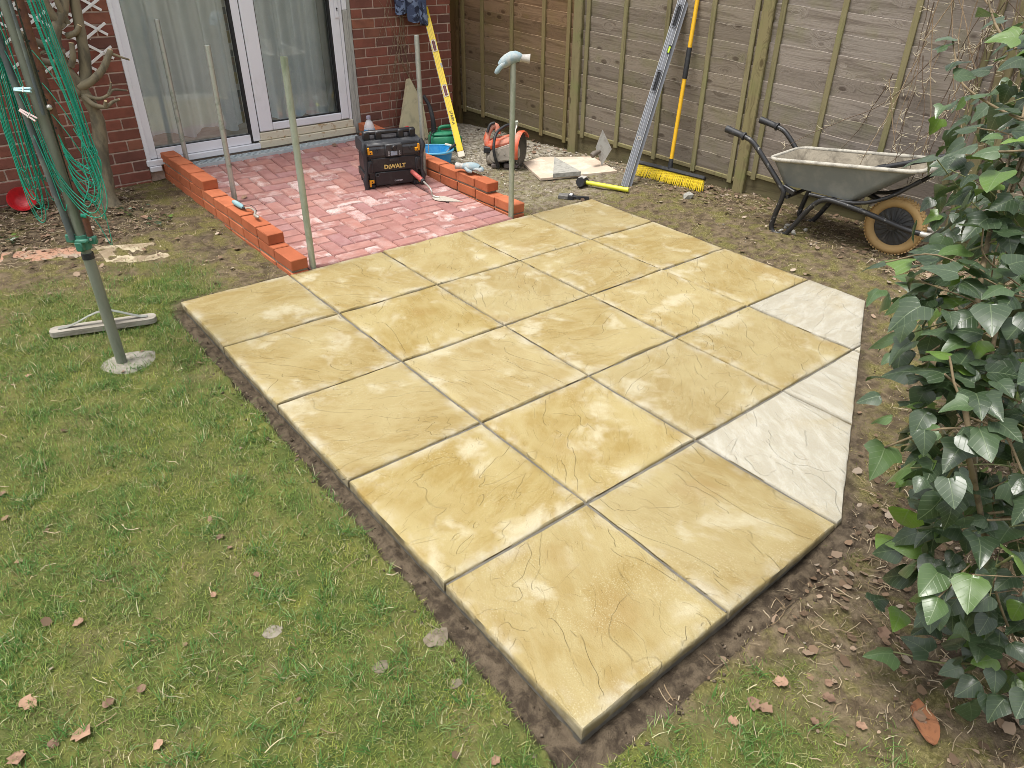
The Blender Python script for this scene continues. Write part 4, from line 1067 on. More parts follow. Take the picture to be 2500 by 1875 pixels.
# bucket
bc = Vector((2.575, 1.425, gzf(2.58, 1.43)-.004))
t = thing('blue_bucket', 'blue plastic bucket with tools in it beside the right brick wall', 'bucket', bc)
lathe_obj('bucket_body', [(0, .004), (.130, .004), (.134, .0), (.163, .115), (.160, .115), (.131, .010), (0, .010)], 28, M['blueb'], t, bc, None, 40)
lathe_obj('rim', [(.160, .114), (.170, .106), (.172, .116), (.166, .122), (.158, .118)], 28, M['blueb2'], t, bc, None, 60)
hw = MB().tube(curve_pts([bc+Vector((math.cos(a)*.168, math.sin(a)*.168, .116+.010*math.sin(a*1.0))) for a in np.linspace(-2.7, .45, 9)], 3), .0028, 6); obj('wire_handle', hw, M['galv'], t, 60)
obj('handle_grip', MB().tube([bc+Vector((math.cos(a)*.172, math.sin(a)*.172, .122)) for a in (-.15, .1, .35)], .011, 8), M['cream'], t, 60)
lathe_obj('slurry', [(0, .03), (.134, .03)], 24, M['stonegrey'], t, bc, None, 40)
t2 = thing('chisel', 'thin steel rod standing in the blue bucket', 'tool', bc+Vector((-.05, .03, .06))); obj('rod', MB().tube([bc+Vector((-.05, .0, .03)), bc+Vector((-.035, .03, .17))], .004, 6), M['metal'], t2, 60)
t2 = thing('scraper', 'dark handled scraper leaning on the rim of the blue bucket', 'tool', bc+Vector((.1, -.05, .06)))
obj('handle', MB().tube([bc+Vector((.11, -.075, .115)), bc+Vector((.155, -.10, .155))], [.011, .013], 8), M['black2'], t2, 60); obj('blade', MB().tube([bc+Vector((.05, -.03, .04)), bc+Vector((.11, -.075, .115))], [.004, .008], 6), M['metal'], t2, 60)
# garden sprayer / fuel can
sc0 = Vector((2.875, 1.695, gzf(2.875, 1.695)))
t = thing('green_pressure_sprayer', 'green plastic pump container with black spout by the house corner', 'container', sc0, -.42)
def sb(mb, x0, x1, y0, y1, z0, z1, b): 
    W = WM[t.name]; return mb.box(W @ Vector(((x0+x1)/2, (y0+y1)/2, (z0+z1)/2)), (x1-x0, y1-y0, z1-z0), W.to_3x3(), b)
m = MB(); sb(m, -.14, .14, -.085, .085, 0, .128, .018); sb(m, -.130, .130, -.076, .076, .120, .155, .022); gm = pm('green_can', (.02, .23, .11), .45, c2=(.05, .29, .16), scale=7); obj('tank', m, gm, t, 50)
W = WM[t.name]
obj('carry_handle', MB().tube(curve_pts([W @ Vector(p) for p in ((-.045, 0, .145), (-.048, 0, .182), (.0, 0, .195), (.075, 0, .19), (.09, 0, .145))], 4), .014, 10), gm, t, 60)
obj('tank_cap', MB().lathe([(.024, .15), (.024, .182), (.0, .182)], 14, W @ Matrix.Translation((-.10, -.02, 0)), cap=False), M['black2'], t, 50)
obj('spout', MB().tube(curve_pts([W @ Vector(p) for p in ((-.10, -.02, .17), (-.105, -.02, .27), (-.125, 0, .37), (-.17, .02, .455))], 4), [.022]*4+[.019]*4+[.016]*5, 10), M['black2'], t, 60)
obj('hose', MB().tube(curve_pts([W @ Vector(p) for p in ((-.10, -.045, .165), (-.145, -.10, .14), (-.16, -.11, .012), (-.21, -.05, .008))], 4), .006, 6), M['black2'], t, 60)

# ------------------------------------------------------------------ cut-off saw
def build_saw():
    c = Vector((3.085, 1.02, 0)); c.z = gzf(c.x, c.y)
    V_ = Vector((.64, .77, 0)); RR = Vector((.77, -.64, 0))
    def q(a, z, d=0.0): return c + RR*a + V_*d + Vector((0, 0, z))
    t = thing('cut_off_saw', 'dusty orange petrol cut-off saw standing on the ground behind a metal tube', 'saw', c)
    n = (RR*.93-V_*.36).normalized(); fdir = Vector((0, 0, 1)).cross(n)
    BC = q(.085, .148, -.02)
    BM = basis(fdir, z=n, loc=BC)
    obj('blade', MB().lathe([(.0, -.002), (.132, -.002), (.134, 0), (.132, .002), (0, .002)], 40, BM, cap=False), pm('blade_dark', (.045, .044, .042), .45, .6, c2=(.10, .095, .085), scale=12), t, 30)
    sg = MB()
    for k in range(18):
        an = 2*math.pi*k/18; sg.box(BM @ Vector((math.cos(an)*.1345, math.sin(an)*.1345, 0)), (.008, .012, .0045), (BM @ Matrix.Rotation(an, 4, 'Z')).to_3x3())
    obj('diamond_segment', sg, M['alu'], t, None)
    obj('blade_flange', MB().lathe([(.0, -.012), (.04, -.012), (.045, -.003)], 20, BM, cap=False), M['stonegrey'], t, 40)
    # guard: half shell over the top and the rear of the disc
    a0, a1 = .55, 3.5
    obj('blade_guard', MB().lathe([(.02, -.030), (.13, -.036), (.150, -.022), (.153, .012), (.146, .026), (.140, .02), (.146, .010), (.144, -.018), (.128, -.030), (.02, -.026)], 22, BM, a0, a1), M['orange'], t, 40)
    arm = MB(); pts = []
    for k in range(24):
        an = 2*math.pi*k/24; x = math.cos(an)*.045 + (.075 if math.cos(an) > 0 else -.095); pts.append((x, math.sin(an)*.068*(1 if math.cos(an) > 0 else .78)))
    AM = basis(RR*.95-V_*.31+Vector((0, 0, .28)), z=-V_*.95-RR*.31, loc=q(-.035, .130, -.065))
    arm.prism(pts, AM, .045); obj('belt_cover', arm, M['tancov'], t, 40)
    ar2 = MB(); ar2.prism([(p[0]*.8, p[1]*.8) for p in pts], AM @ Matrix.Translation((0, 0, .045)), .012); obj('belt_cover_face', ar2, M['tancov'], t, 40)
    bl = MB()
    for k, (x, y) in enumerate(((-.05, .02), (.0, .0), (.06, -.02))): bl.lathe([(.007, .056), (.007, .062), (0, .062)], 8, AM @ Matrix.Translation((x, y, 0)), cap=False)
    obj('bolt', bl, M['metal'], t, None)
    eng = MB(); eng.box(q(-.06, .105, .07), (.20, .22, .15), basis(RR, y=V_).to_3x3(), .03); obj('engine', eng, pm('engine_grey', (.20, .185, .16), .8, c2=(.10, .095, .09), scale=14), t, 40)
    top = MB(); top.box(q(-.085, .185, .055), (.24, .20, .075), (basis(RR, y=V_) @ Matrix.Rotation(-.22, 4, 'Y')).to_3x3(), .028); top.box(q(.02, .215, .03), (.12, .14, .06), (basis(RR, y=V_) @ Matrix.Rotation(-.35, 4, 'Y')).to_3x3(), .02)
    obj('top_cover', top, M['orange'], t, 40)
    rc = MB(); rc.lathe([(.0, .02), (.035, .02), (.048, .008), (.052, -.03)], 18, basis(RR, z=-V_*.85-RR*.5, loc=q(-.155, .075, -.03)), cap=False); obj('recoil_starter', rc, M['tancov'], t, 40)
    rc2 = MB(); rc2.box(q(-.15, .075, .03), (.12, .10, .12), basis(RR, y=V_).to_3x3(), .02); obj('starter_housing', rc2, M['tancov'], t, 40)
    rear = curve_pts([q(-.19, .15, .02), q(-.205, .22, .06), q(-.17, .30, .09), q(-.125, .31, .10), q(-.11, .25, .08)], 4)
    obj('rear_handle', MB().tube(rear, [.030]*5+[.026]*6+[.024]*6, 8), M['orange'], t, 60)
    obj('rear_grip', MB().tube(curve_pts([q(-.20, .27, .05), q(-.178, .325, .07), q(-.14, .34, .085)], 4), .012, 8), M['black2'], t, 60)
    sw = MB(); sw.box(q(-.20, .145, -.02), (.06, .06, .05), basis(RR, y=V_).to_3x3(), .008); obj('switch_box', sw, M['black2'], t, None)
    fh = curve_pts([q(-.105, .012, -.10), q(-.135, .12, -.12), q(-.142, .20, -.11), q(-.12, .285, -.05), q(-.05, .325, .03), q(-.01, .33, .06)], 5)
    obj('front_handle', MB().tube(fh, .0125, 10), M['black2'], t, 60)
    st = curve_pts([q(.035, .215, -.09), q(.035, .30, -.055), q(.045, .345, -.02)], 4); obj('guard_strap', MB().tube(st, .008, 6, flat=.5), M['metal'], t, 60)
    kn = MB(); kn.box(q(.045, .352, -.02), (.028, .02, .055), basis(RR, y=V_).to_3x3(), .006); obj('guard_knob', kn, M['galv'], t, None)
    ft = MB(); ft.box(q(.0, .022, -.06), (.12, .06, .04), (basis(RR, y=V_) @ Matrix.Rotation(.15, 4, 'Z')).to_3x3(), .01); ft.box(q(-.13, .02, -.02), (.07, .12, .04), basis(RR, y=V_).to_3x3(), .01); ft.box(q(.045, .05, -.04), (.07, .06, .06), basis(RR, y=V_).to_3x3(), .012)
    obj('foot', ft, pm('foot_grey', (.13, .11, .10), .8, c2=(.25, .19, .17), scale=14), t, 40)
build_saw()

# ------------------------------------------------------------------ stone board, offcut block, gauging trowel
def gpt(x, y, h=0.0): return Vector((x, y, gzf(x, y)+h))
def ground_prism(name, label, cat, pts, h0, th, mat, group=None):
    c = Vector((sum(p[0] for p in pts)/len(pts), sum(p[1] for p in pts)/len(pts), 0)); c.z = sum(float(gz(p[0], p[1], False)) for p in pts)/len(pts)+h0
    n = len(pts); mb = MB()
    lo = [Vector((p[0], p[1], float(gz(p[0], p[1], False))+h0)) for p in pts]; hi = [v+Vector((0, 0, th)) for v in lo]
    mb.add(lo+hi, [tuple(range(n-1, -1, -1)), tuple(range(n, 2*n))]+[(i, (i+1) % n, n+(i+1) % n, n+i) for i in range(n)])
    return tag(obj(name, mb, mat, None, None, loc=c), label, cat, group)
ground_prism('stone_board', 'flat pinkish stone slab lying on the ground by the saw', 'stone slab', [(3.055, .60), (3.655, .315), (3.80, .76), (3.42, 1.02), (3.20, 1.00)], .004, .018, M['sandstone'])
ground_prism('stone_offcut', 'small triangular grey stone offcut lying on the pinkish slab', 'stone slab', [(3.15, .555), (3.34, .425), (3.44, .86)], .024, .034, M['stonegrey'])
t = thing('gauging_trowel', 'small steel float standing on edge on the pinkish slab', 'trowel', gpt(3.68, .52, .023))
cb = gpt(3.665, .505, .024); up_ = Vector((.10, .06, 1)).normalized(); rr_ = RT*.9+FNv*.0
PMx = basis(RT, y=up_, loc=cb)
obj('plate', MB().prism([(.0, 0), (.075, .135), (-.012, .29), (-.062, .145)], PMx, .003), pm('plate_steel', (.42, .41, .38), .5, .3, c2=(.33, .31, .28), scale=20), t, None)
obj('handle', MB().tube([cb+RT*-.03+up_*.115, cb+RT*-.075+up_*.105-Vector((.03, .03, 0)), cb+RT*-.095+up_*.09-Vector((.04, .04, 0))], [.014, .026, .022], 12), pm('dark_wood', (.15, .125, .10), .7), t, 60)
# mallet
A = gpt(3.226, .287, .035); Bp = gpt(3.378, -.071, .022)
t = thing('rubber_mallet', 'mallet with black head and lime yellow handle lying on the ground', 'mallet', A)
d = (Bp-A); obj('handle', MB().tube([A+d*.03, A+d*.3, A+d*.7, Bp], [.015, .0175, .018, .0185], 12), M['limeh'], t, 60)
hx = Vector((d.y, -d.x, 0)).normalized(); hm = MB(); hv = Vector((0, 0, 1))
Hb = basis(hx*.35+d.normalized()*-.0+Vector((0, 0, .0))+d.normalized()*.0, z=(0, 0, 1))
hm.lathe([(.0, -.055), (.034, -.055), (.037, -.048), (.037, .048), (.034, .055), (0, .055)], 14, basis(d, z=hx+Vector((0, 0, .15)), loc=A), cap=False); obj('head', hm, M['black2'], t, 40)
hm = MB(); hm.lathe([(.0, -.0565), (.030, -.0565), (.030, -.0553)], 14, basis(d, z=hx+Vector((0, 0, .15)), loc=A), cap=False); hm.box(A+Vector((0, 0, .036)), (.05, .07, .006), basis(d, y=hx).to_3x3(), .002); obj('head_cap', hm, pm('mallet_grey', (.42, .40, .37), .7), t, None)
# paint brush
A = gpt(2.906, .216, .014); Bp = gpt(3.056, .036, .014); d = Bp-A; ax = d.normalized(); BB = basis(d, z=(0, 0, 1), loc=A)
t = thing('paint_brush', 'wide black paint brush lying by the far corner of the patio', 'brush', A)
L = d.length
obj('bristles', MB().prism([(0, -.038), (.075, -.042), (.075, .042), (0, .038)], BB @ Matrix.Translation((0, 0, -.010)), .022), pm('bristle_grey', (.13, .125, .115), .8, c2=(.22, .21, .19), scale=60, stretch=(.2, 1, 1)), t, None)
obj('ferrule', MB().prism([(.074, -.044), (.112, -.044), (.112, .044), (.074, .044)], BB @ Matrix.Translation((0, 0, -.012)), .026), M['black2'], t, None)
obj('ferrule_label', MB().box(BB @ Vector((.093, .012, .0146)), (.022, .05, .001), BB.to_3x3()), pm('label_white', (.7, .7, .7), .5), t, None)
obj('handle', MB().prism([(.112, -.036), (.135, -.014), (L, -.011), (L, .011), (.135, .014), (.112, .036)], BB @ Matrix.Translation((0, 0, -.009)), .018), M['black2'], t, None)
# grey stone near the broom
def rock(name, label, cat, c, s, mat, seed, group=None, sub=2):
    bm = bmesh.new(); bmesh.ops.create_icosphere(bm, subdivisions=sub, radius=1)
    mb = MB(); vs = []
    for v in bm.verts:
        k = 1+.35*noise.noise(v.co*1.3+Vector((seed*3.7, seed, 0)))+.12*noise.noise(v.co*4+Vector((seed, 0, 0)))
        vs.append(Vector(c)+Vector((v.co.x*s[0], v.co.y*s[1], v.co.z*s[2]))*k)
    mb.add(vs, [tuple(x.index for x in f.verts) for f in bm.faces]); bm.free()
    o = obj(name, mb, mat, None, 35)
    return tag(o, label, cat, group)
rock('stone_lump', 'angular grey lump of stone in front of the broom head', 'stone', gpt(3.63, -.455, .018), (.052, .042, .034), M['stonegrey'], 3, sub=1)

# ------------------------------------------------------------------ aluminium level and broom against the fence
A = gpt(3.455, .045, .0); P13 = Vector((3.95, .084, 1.293)); Bp = A+(P13-A)*1.16
t, T, L, lb = spirit_level('spirit_level', 'long grey aluminium spirit level leaning against the wooden fence', A, Bp, .06, .03, (CAM-A), None, None)
m = MB(); lb(m, 0, L, -.022, .022, -.012, .012, .002); obj('bar', m, M['aludark'], t, None)
m = MB(); lb(m, 0, L, .0225, .030, -.015, .015, .002); lb(m, 0, L, -.030, -.0225, -.015, .015, .002); obj('edge_flange', m, M['alu'], t, None)
m = MB(); lb(m, 0.0, L, -.0016, .0016, .0125, .0145, 0); lb(m, 0, L, .0145, .018, .0122, .014, 0); obj('rib', m, M['alu'], t, None)
m = MB(); lb(m, 0, L, -.055, -.0305, -.010, -.006, 0); obj('back_plate', m, M['aludark'], t, None)
for f in (.50, .79):
    m = MB(); lb(m, L*f-.080, L*f+.080, -.017, .017, .0125, .0165, .008); obj('hole_rim', m, M['aludark'], t, None)
    m = MB(); lb(m, L*f-.068, L*f+.068, -.010, .010, .0150, .0180, .006); obj('hand_hole', m, M['black'], t, None)
m = MB(); m.lathe([(.013, .0125), (.016, .0165), (.010, .0165), (.010, .013)], 14, T @ Matrix.Translation((L*.235, 0, 0)), cap=False); obj('end_vial', m, M['metal'], t, None)
m = MB(); lb(m, L*.645-.032, L*.645+.032, -.030, -.008, .012, .019, .003); obj('vial_window', m, M['black2'], t, None)
m = MB(); lb(m, L*.645-.022, L*.645+.022, -.024, -.011, .0185, .0205, .002); obj('vial', m, M['lime'], t, None)
hA = gpt(3.735, .215, 0); hB = gpt(3.825, -.415, 0)
t = thing('yard_broom', 'wide broom with yellow bristles and yellow handle against the fence', 'broom', (hA+hB)/2)
bd = (hB-hA); bx_ = bd.normalized(); back = FNv
bt = (hA+hB)/2+back*.045+Vector((0, 0, .098))
m = MB(); m.box(bt, (bd.length+.01, .045, .03), basis(bd, z=(0, 0, 1)).to_3x3() @ Matrix.Rotation(-.5, 3, 'X'), .006); obj('broom_head', m, M['black2'], t, None)
br = MB(); nb = 74
for k in range(nb):
    for row in range(3):
        u = (k+.5)/nb; top = hA+bd*u+back*(.040+.012*(row-1))+Vector((0, 0, .090)); sp = (u-.5)*.03+R.uniform(-.006, .006)
        bot = hA+bd*u+bx_*sp+back*(-.02+.022*row)+Vector((0, 0, .004+R.uniform(0, .01)))
        br.tube([top, (top+bot)/2+back*-.003, bot], [.0022, .0032, .0016], 4)
o = obj('bristles', br, M['bristle'], t, None); o['kind'] = 'stuff'
top = fp(-.66, .045, 1.30); h0 = bt+Vector((0, 0, .01)); hv = top-h0
obj('socket', MB().tube([h0-hv*.01, h0+hv*.05, h0+hv*.065], [.021, .018, .0165], 12), M['black2'], t, 60)
obj('handle', MB().tube([h0+hv*.05, h0+hv*.5, h0+hv*1.2], .0155, 12), M['yhandle'], t, 60)
obj('grip', MB().tube([h0+hv*.555, h0+hv*.57, h0+hv*.72, h0+hv*.735], [.017, .0195, .0195, .0175], 12), M['black2'], t, 60)

# ------------------------------------------------------------------ wheelbarrow
def build_barrow():
    W0 = Vector((3.808, -1.981, -.05)); F_ = Vector((.09, -.996, 0)).normalized(); L_ = Vector((-F_.y, F_.x, 0))   # L_: towards the fence
    def q(f, l, z): return W0 + F_*f + L_*l + Vector((0, 0, z-W0.z))
    t = thing('wheelbarrow', 'grey builder\'s wheelbarrow with tan tyre standing by the fence', 'wheelbarrow', W0)
    # wheel
    ctr = q(-.055, 0, .132); r = .178
    WMx = basis(F_, z=L_, loc=ctr)
    ty = MB(); prof = []
    for k in range(13):
        an = 2*math.pi*k/12; prof.append((r-.030+.032*math.cos(an), .036*math.sin(an)))
    ty.lathe(prof, 48, WMx, cap=False)
    wh = link_wheel = obj('tyre', ty, M['tyre'], t, 70)
    tr = MB()
    for k in range(54):
        an = 2*math.pi*k/54
        for s in (-1, 1):
            tr.box(WMx @ Vector((math.cos(an+.02*s)*(r-.001), math.sin(an+.02*s)*(r-.001), s*.016)), (.008, .011, .022), (WMx @ Matrix.Rotation(an, 4, 'Z') @ Matrix.Rotation(.35*s, 4, 'X')).to_3x3())
    o = obj('tread_block', tr, M['tyre'], wh, None); o['kind'] = 'stuff'
    hb = MB()
    for s in (-1, 1):
        P_ = []
        for i, rr in enumerate((.018, .03, .06, .09, .118)):
            row = []
            for k in range(64):
                an = 2*math.pi*k/64; rib = .007*(1 if (k % 4) < 2 else 0)*(1 if 1 <= i <= 3 else 0)
                row.append(WMx @ Vector((math.cos(an)*rr, math.sin(an)*rr, s*(.030-.015*(rr/.118)+rib))))
            P_.append(row)
        hb.grid(P_, True)
    hb.lathe([(.118, -.017), (.124, -.014), (.124, .014), (.118, .017)], 40, WMx, cap=False); hb.tube([q(-.055, -.06, .132), q(-.055, .06, .132)], .018, 12)
    obj('hub', hb, M['hub'], t, None)
    # tray
    def ring(f0, f1, l0, l1, z0, z1, rad, n=10, zb=None):
        pts = []
        cs = [(f0+rad, -l0+rad, math.pi, 1.5*math.pi), (f1-rad, -l1+rad, 1.5*math.pi, 2*math.pi), (f1-rad, l1-rad, 0, .5*math.pi), (f0+rad, l0-rad, .5*math.pi, math.pi)]
        for cf, cl, a, b in cs:
            for k in range(n):
                an = a+(b-a)*k/(n-1); f = cf+math.cos(an)*rad; l = cl+math.sin(an)*rad
                pts.append(q(f, l, z0+(z1-z0)*(f-f0)/(f1-f0)))
        return pts
    zr0, zr1 = .440, .525; zb0, zb1 = .292, .272
    rim = ring(-.86, .055, .232, .222, zr0, zr1, .085); bot = ring(-.775, -.275, .175, .165, zb0, zb1, .06)
    mid = [a*.45+b*.55 for a, b in zip(rim, bot)]; mid2 = [a*.15+b*.85 for a, b in zip(rim, bot)]
    out = MB().grid([rim, mid, mid2, [p+Vector((0, 0, -.006)) for p in bot]], True); n = len(rim); out.f.append(tuple(3*n+k for k in range(n-1, -1, -1)))
    obj('tray', out, M['tray'], t, 50)
    cc = sum(rim, Vector())/n
    inn = [[p+(cc-p).normalized()*.006 for p in rim], [p+(cc-p).normalized()*.010 for p in mid], [p+(cc-p).normalized()*.010+Vector((0, 0, .01)) for p in mid2]]
    # cement crust with a lumpy surface
    ins = MB(); rows = []
    for i in range(7):
        f = i/6
        if f < .5: row = [a+(b-a)*(f*2) for a, b in zip(inn[0], inn[1])]
        else: row = [a+(b-a)*(f*2-1) for a, b in zip(inn[1], inn[2])]
        rows.append([p+(cc-p).normalized()*(.010*max(0, noise.noise(p*14))*(1 if i else 0)) for p in row])
    c2 = sum(inn[2], Vector())/n
    for s in (.7, .4, .1): rows.append([c2+(p-c2)*s+Vector((0, 0, .012+.012*noise.noise(p*9*s))) for p in inn[2]])
    ins.grid(rows, True); obj('cement_crust', ins, M['trayin'], t, 60)
    rm = MB(); closed = rim+[rim[0], rim[1]]
    rm.tube([p+(p-cc).normalized()*.008 for p in closed], .0125, 8, cap=False); obj('rim', rm, M['rim'], t, 60)
    lip = MB(); lip.tube([q(.07, -.15, .520), q(.085, -.06, .530), q(.085, .08, .530), q(.07, .17, .522)], [.016, .022, .022, .016], 8); obj('front_lip', lip, M['rim'], t, 60)
    # frame tubes
    for s in (-1, 1):
        pts = curve_pts([q(-1.20, s*.228, .578), q(-1.06, s*.226, .548), q(-.985, s*.224, .515), q(-.87, s*.220, .405), q(-.745, s*.214, .275), q(-.722, s*.212, .225), q(-.752, s*.206, .08), q(-.762, s*.203, .0), q(-.735, s*.202, -.035), q(-.672, s*.200, -.035),
                         q(-.63, s*.199, .01), q(-.535, s*.197, .175), q(-.465, s*.194, .245), q(-.39, s*.186, .252), q(-.20, s*.150, .216), q(.03, s*.078, .150), q(.115, s*.060, .140)], 4)
        obj('frame_tube', MB().tube(pts, .0165, 10), M['bpaint'], t, 60)
        g = [q(-1.205, s*.228, .579), q(-1.20, s*.228, .578), q(-1.10, s*.227, .558), q(-1.075, s*.2265, .552), q(-1.068, s*.2265, .551), q(-1.060, s*.226, .549)]
        obj('handle_grip', MB().tube(g, [.014, .024, .0205, .0205, .0275, .0275], 12), M['black2'], t, 50)
        st = [q(-.56, s*.190, .262), q(-.28, s*.165, .262), q(-.10, s*.14, .33), q(.05, s*.13, .46)]
        obj('tray_support', MB().tube(curve_pts(st, 3), .012, 8), M['bpaint'], t, 60)
        bk = MB(); bk.box(q(-.70, s*.19, .262), (.09, .03, .035), basis(F_, z=(0, 0, 1)).to_3x3() @ Matrix.Rotation(.3, 3, 'Y'), .005); obj('bracket', bk, M['bpaint'], t, None)
        ax_ = MB(); ax_.box(q(-.05, s*.072, .150), (.06, .012, .04), basis(F_, z=(0, 0, 1)).to_3x3(), .004); obj('axle_plate', ax_, M['bpaint'], t, None)
    lp = curve_pts([q(.11, -.060, .140), q(.155, -.052, .137), q(.185, 0, .136), q(.155, .052, .137), q(.11, .060, .140)], 5)
    obj('front_loop', MB().tube(lp, .0165, 10), M['metal'], t, 60)
    obj('cross_bar', MB().tube([q(-.70, -.2, .215), q(-.70, .2, .215)], .012, 8), M['bpaint'], t, 60)
    # shovel lying in the tray
    sh = thing('shovel', 'black handled shovel lying across the front of the wheelbarrow tray', 'shovel', q(-.2, -.05, .42))
    a, b = q(-.30, -.02, .435), q(.20, .01, .625); d = b-a
    obj('shaft', MB().tube([a, a+d*.5, a+d*.93], .0165, 12), M['bpaint'], sh, 60); obj('shaft_end', MB().tube([a+d*.92, a+d*.98, a+d*1.03], [.0155, .0165, .011], 12), M['cutwood'], sh, 60)
    obj('socket', MB().tube([a-d*.02, a+d*.20], [.014, .0215], 12), M['bpaint'], sh, 60)
    Bm = basis(-d, z=(0, 0, 1), loc=a); obj('shovel_blade', MB().prism([(-.02, -.05), (.14, -.085), (.2, -.05), (.22, 0), (.2, .05), (.14, .085), (-.02, .05)], Bm, .004), M['metal'], sh, None)
build_barrow()

# ------------------------------------------------------------------ rotary airer on the lawn
PB = Vector((-.401, -.441, -.03))
def ap(a, z, d=0.0): return Vector((PB.x, PB.y, 0)) + RT*a + Vector((math.sin(YAW), math.cos(YAW), 0))*d + Vector((0, 0, z))
t = thing('rotary_airer', 'folded rotary washing line with green cords on a grey pole in the lawn', 'washing line', PB)
AIR = t
obj('pole', MB().tube([ap(0, -.08), ap(-.002, .50), ap(-.006, 1.0), ap(-.010, 1.75)], .0195, 16), M['tubegrey'], t, 60)
obj('pole_sleeve', MB().tube([ap(0, -.06), ap(-.001, .485)], .0225, 16), M['tubegrey'], t, 60)
obj('pole_collar', MB().tube([ap(-.001, .47), ap(-.001, .495)], .0240, 16), M['black2'], t, 60)
br = MB(); HB = basis(RT, z=(0, 0, 1)).to_3x3()
br.box(ap(-.005, .555), (.125, .02, .035), HB @ Matrix.Rotation(.06, 3, 'Y'), .004); br.box(ap(.0, .535, -.028), (.03, .035, .04), HB, .004); br.box(ap(.012, .557, -.03), (.05, .025, .014), HB, .004); br.tube([ap(-.001, .515), ap(-.001, .575)], .027, 14)
obj('clamp_bracket', br, M['gplastic'], t, 40)
obj('clamp_bolt', MB().tube([ap(.040, .558, -.012), ap(.040, .558, -.016)], .006, 8), M['metal'], t, None)
for nm, pts, r, mt in (('arm', [ap(.035, .57, .0), ap(.043, 1.10, .0), ap(.050, 1.75, .0)], .0125, 'rust'), ('arm', [ap(-.030, .56, -.02), ap(-.052, 1.1, -.025), ap(-.066, 1.72, -.03)], .0125, 'tubedark'),
                       ('arm', [ap(-.05, .56, .02), ap(-.085, 1.05, .03), ap(-.105, 1.7, .03)], .0125, 'tubedark'), ('arm', [ap(.012, .57, .035), ap(.012, 1.0, .035), ap(.022, 1.72, .035)], .0125, 'tubegrey')):
    o = obj(nm, MB().tube(pts, r, 12), M[mt], t, 60)
    if mt == 'rust': o['label'] = 'rusty brown arm'
obj('dark_strut', MB().tube([ap(.020, 1.05, -.03), ap(.026, 1.3, -.03), ap(.032, 1.75, -.03)], .006, 8), M['tubedark'], t, 60)
hm = MB()
for z in (.70, .80, .90, 1.0, 1.10, 1.2, 1.30, 1.4): hm.tube([ap(.037+.006*(z-.57), z, -.0118), ap(.037+.006*(z-.57), z, -.0132)], .0035, 8)
obj('cord_hole', hm, M['black'], t, None)
obj('end_knob', MB().lathe([(.0, .012), (.009, .008), (.011, 0), (.007, -.006)], 12, basis(RT, z=-Vector((math.sin(YAW), math.cos(YAW), 0)), loc=ap(.041, 1.075, -.014)), cap=False), M['metal'], t, 60)
obj('line_hook', MB().tube([ap(.03, .66, -.006), ap(.048, .656, -.004)], .011, 10), M['line'], t, 60)
cr = random.Random(5)
def cord(pts, r=.0019): obj('cord', MB().tube(curve_pts(pts, 6), r, 5, cap=False), M['line'], AIR, 80)
for i in range(15):         # right bundle: straight strands that end in wide loops
    u = i/14; zt = 1.72; a0 = .052+.035*u+cr.uniform(-.004, .004); a1 = .118+.030*u+cr.uniform(-.006, .006)
    zl = cr.uniform(.70, .86)-.03*u; dd = cr.uniform(-.03, .05); ab = a1+cr.uniform(-.005, .02)
    pts = [ap(a0, zt, dd), ap(a0+(a1-a0)*.40, 1.38, dd), ap(a0+(a1-a0)*.78, 1.12, dd*.8), ap(a1, .98-.06*u, dd*.6), ap(ab+.006, zl+.07, dd*.4), ap(ab-.022, zl+.008, dd*.2), ap((ab+.03)*.55, zl-.004+.02*cr.random(), 0), ap(.055, zl+.05, -.008), ap(.041, zl+.10+.05*cr.random(), -.012)]
    cord(pts)
for i in range(4):          # low front loops
    zl = .655+.025*i+cr.uniform(-.01, .01); ab = .16-.018*i
    cord([ap(.11+.01*i, 1.0, -.02), ap(ab, .86, -.02), ap(ab+.006, zl+.07, -.03), ap(ab-.03, zl+.005, -.035), ap(.07, zl+.004, -.03), ap(.02, zl+.06, -.02), ap(-.03, .86+.02*i, -.02), ap(-.045, 1.08, -.02), ap(-.05, 1.5, -.02)])
for i in range(15):         # left bundle
    u = cr.random(); a0 = -.06-.07*u; a1 = -.085-.075*u; zl = cr.uniform(.62, .84); dd = cr.uniform(-.05, .03); wdt = cr.uniform(.02, .05)
    cord([ap(a0+.02, 1.72, dd), ap(a0, 1.35, dd), ap(a1, 1.08, dd), ap(a1-.012, zl+.16, dd), ap(a1-.006, zl+.04, dd), ap(a1+wdt*.4, zl, dd), ap(a1+wdt, zl+.05, dd), ap(a1+wdt+.008, zl+.22, dd), ap(a1+wdt+.018, 1.15, dd*.7), ap(a0+.05, 1.72, dd*.5)])
for i in range(6):          # cords through the holes of the rusty arm
    z = .72+.11*i
    cord([ap(.04, z, -.012), ap(.062, z-.035, -.014), ap(.090, z-.10, -.01), ap(.115, z-.19, 0), ap(.125, max(.70, z-.30), 0)], .0017)
for i in range(4): cord([ap(-.05, 1.42-.14*i, -.03), ap(-.035, 1.37-.14*i, -.035), ap(-.022, 1.25-.14*i, -.035), ap(-.018, 1.05-.12*i, -.03), ap(.0, .86-.05*i, -.03)], .0017)
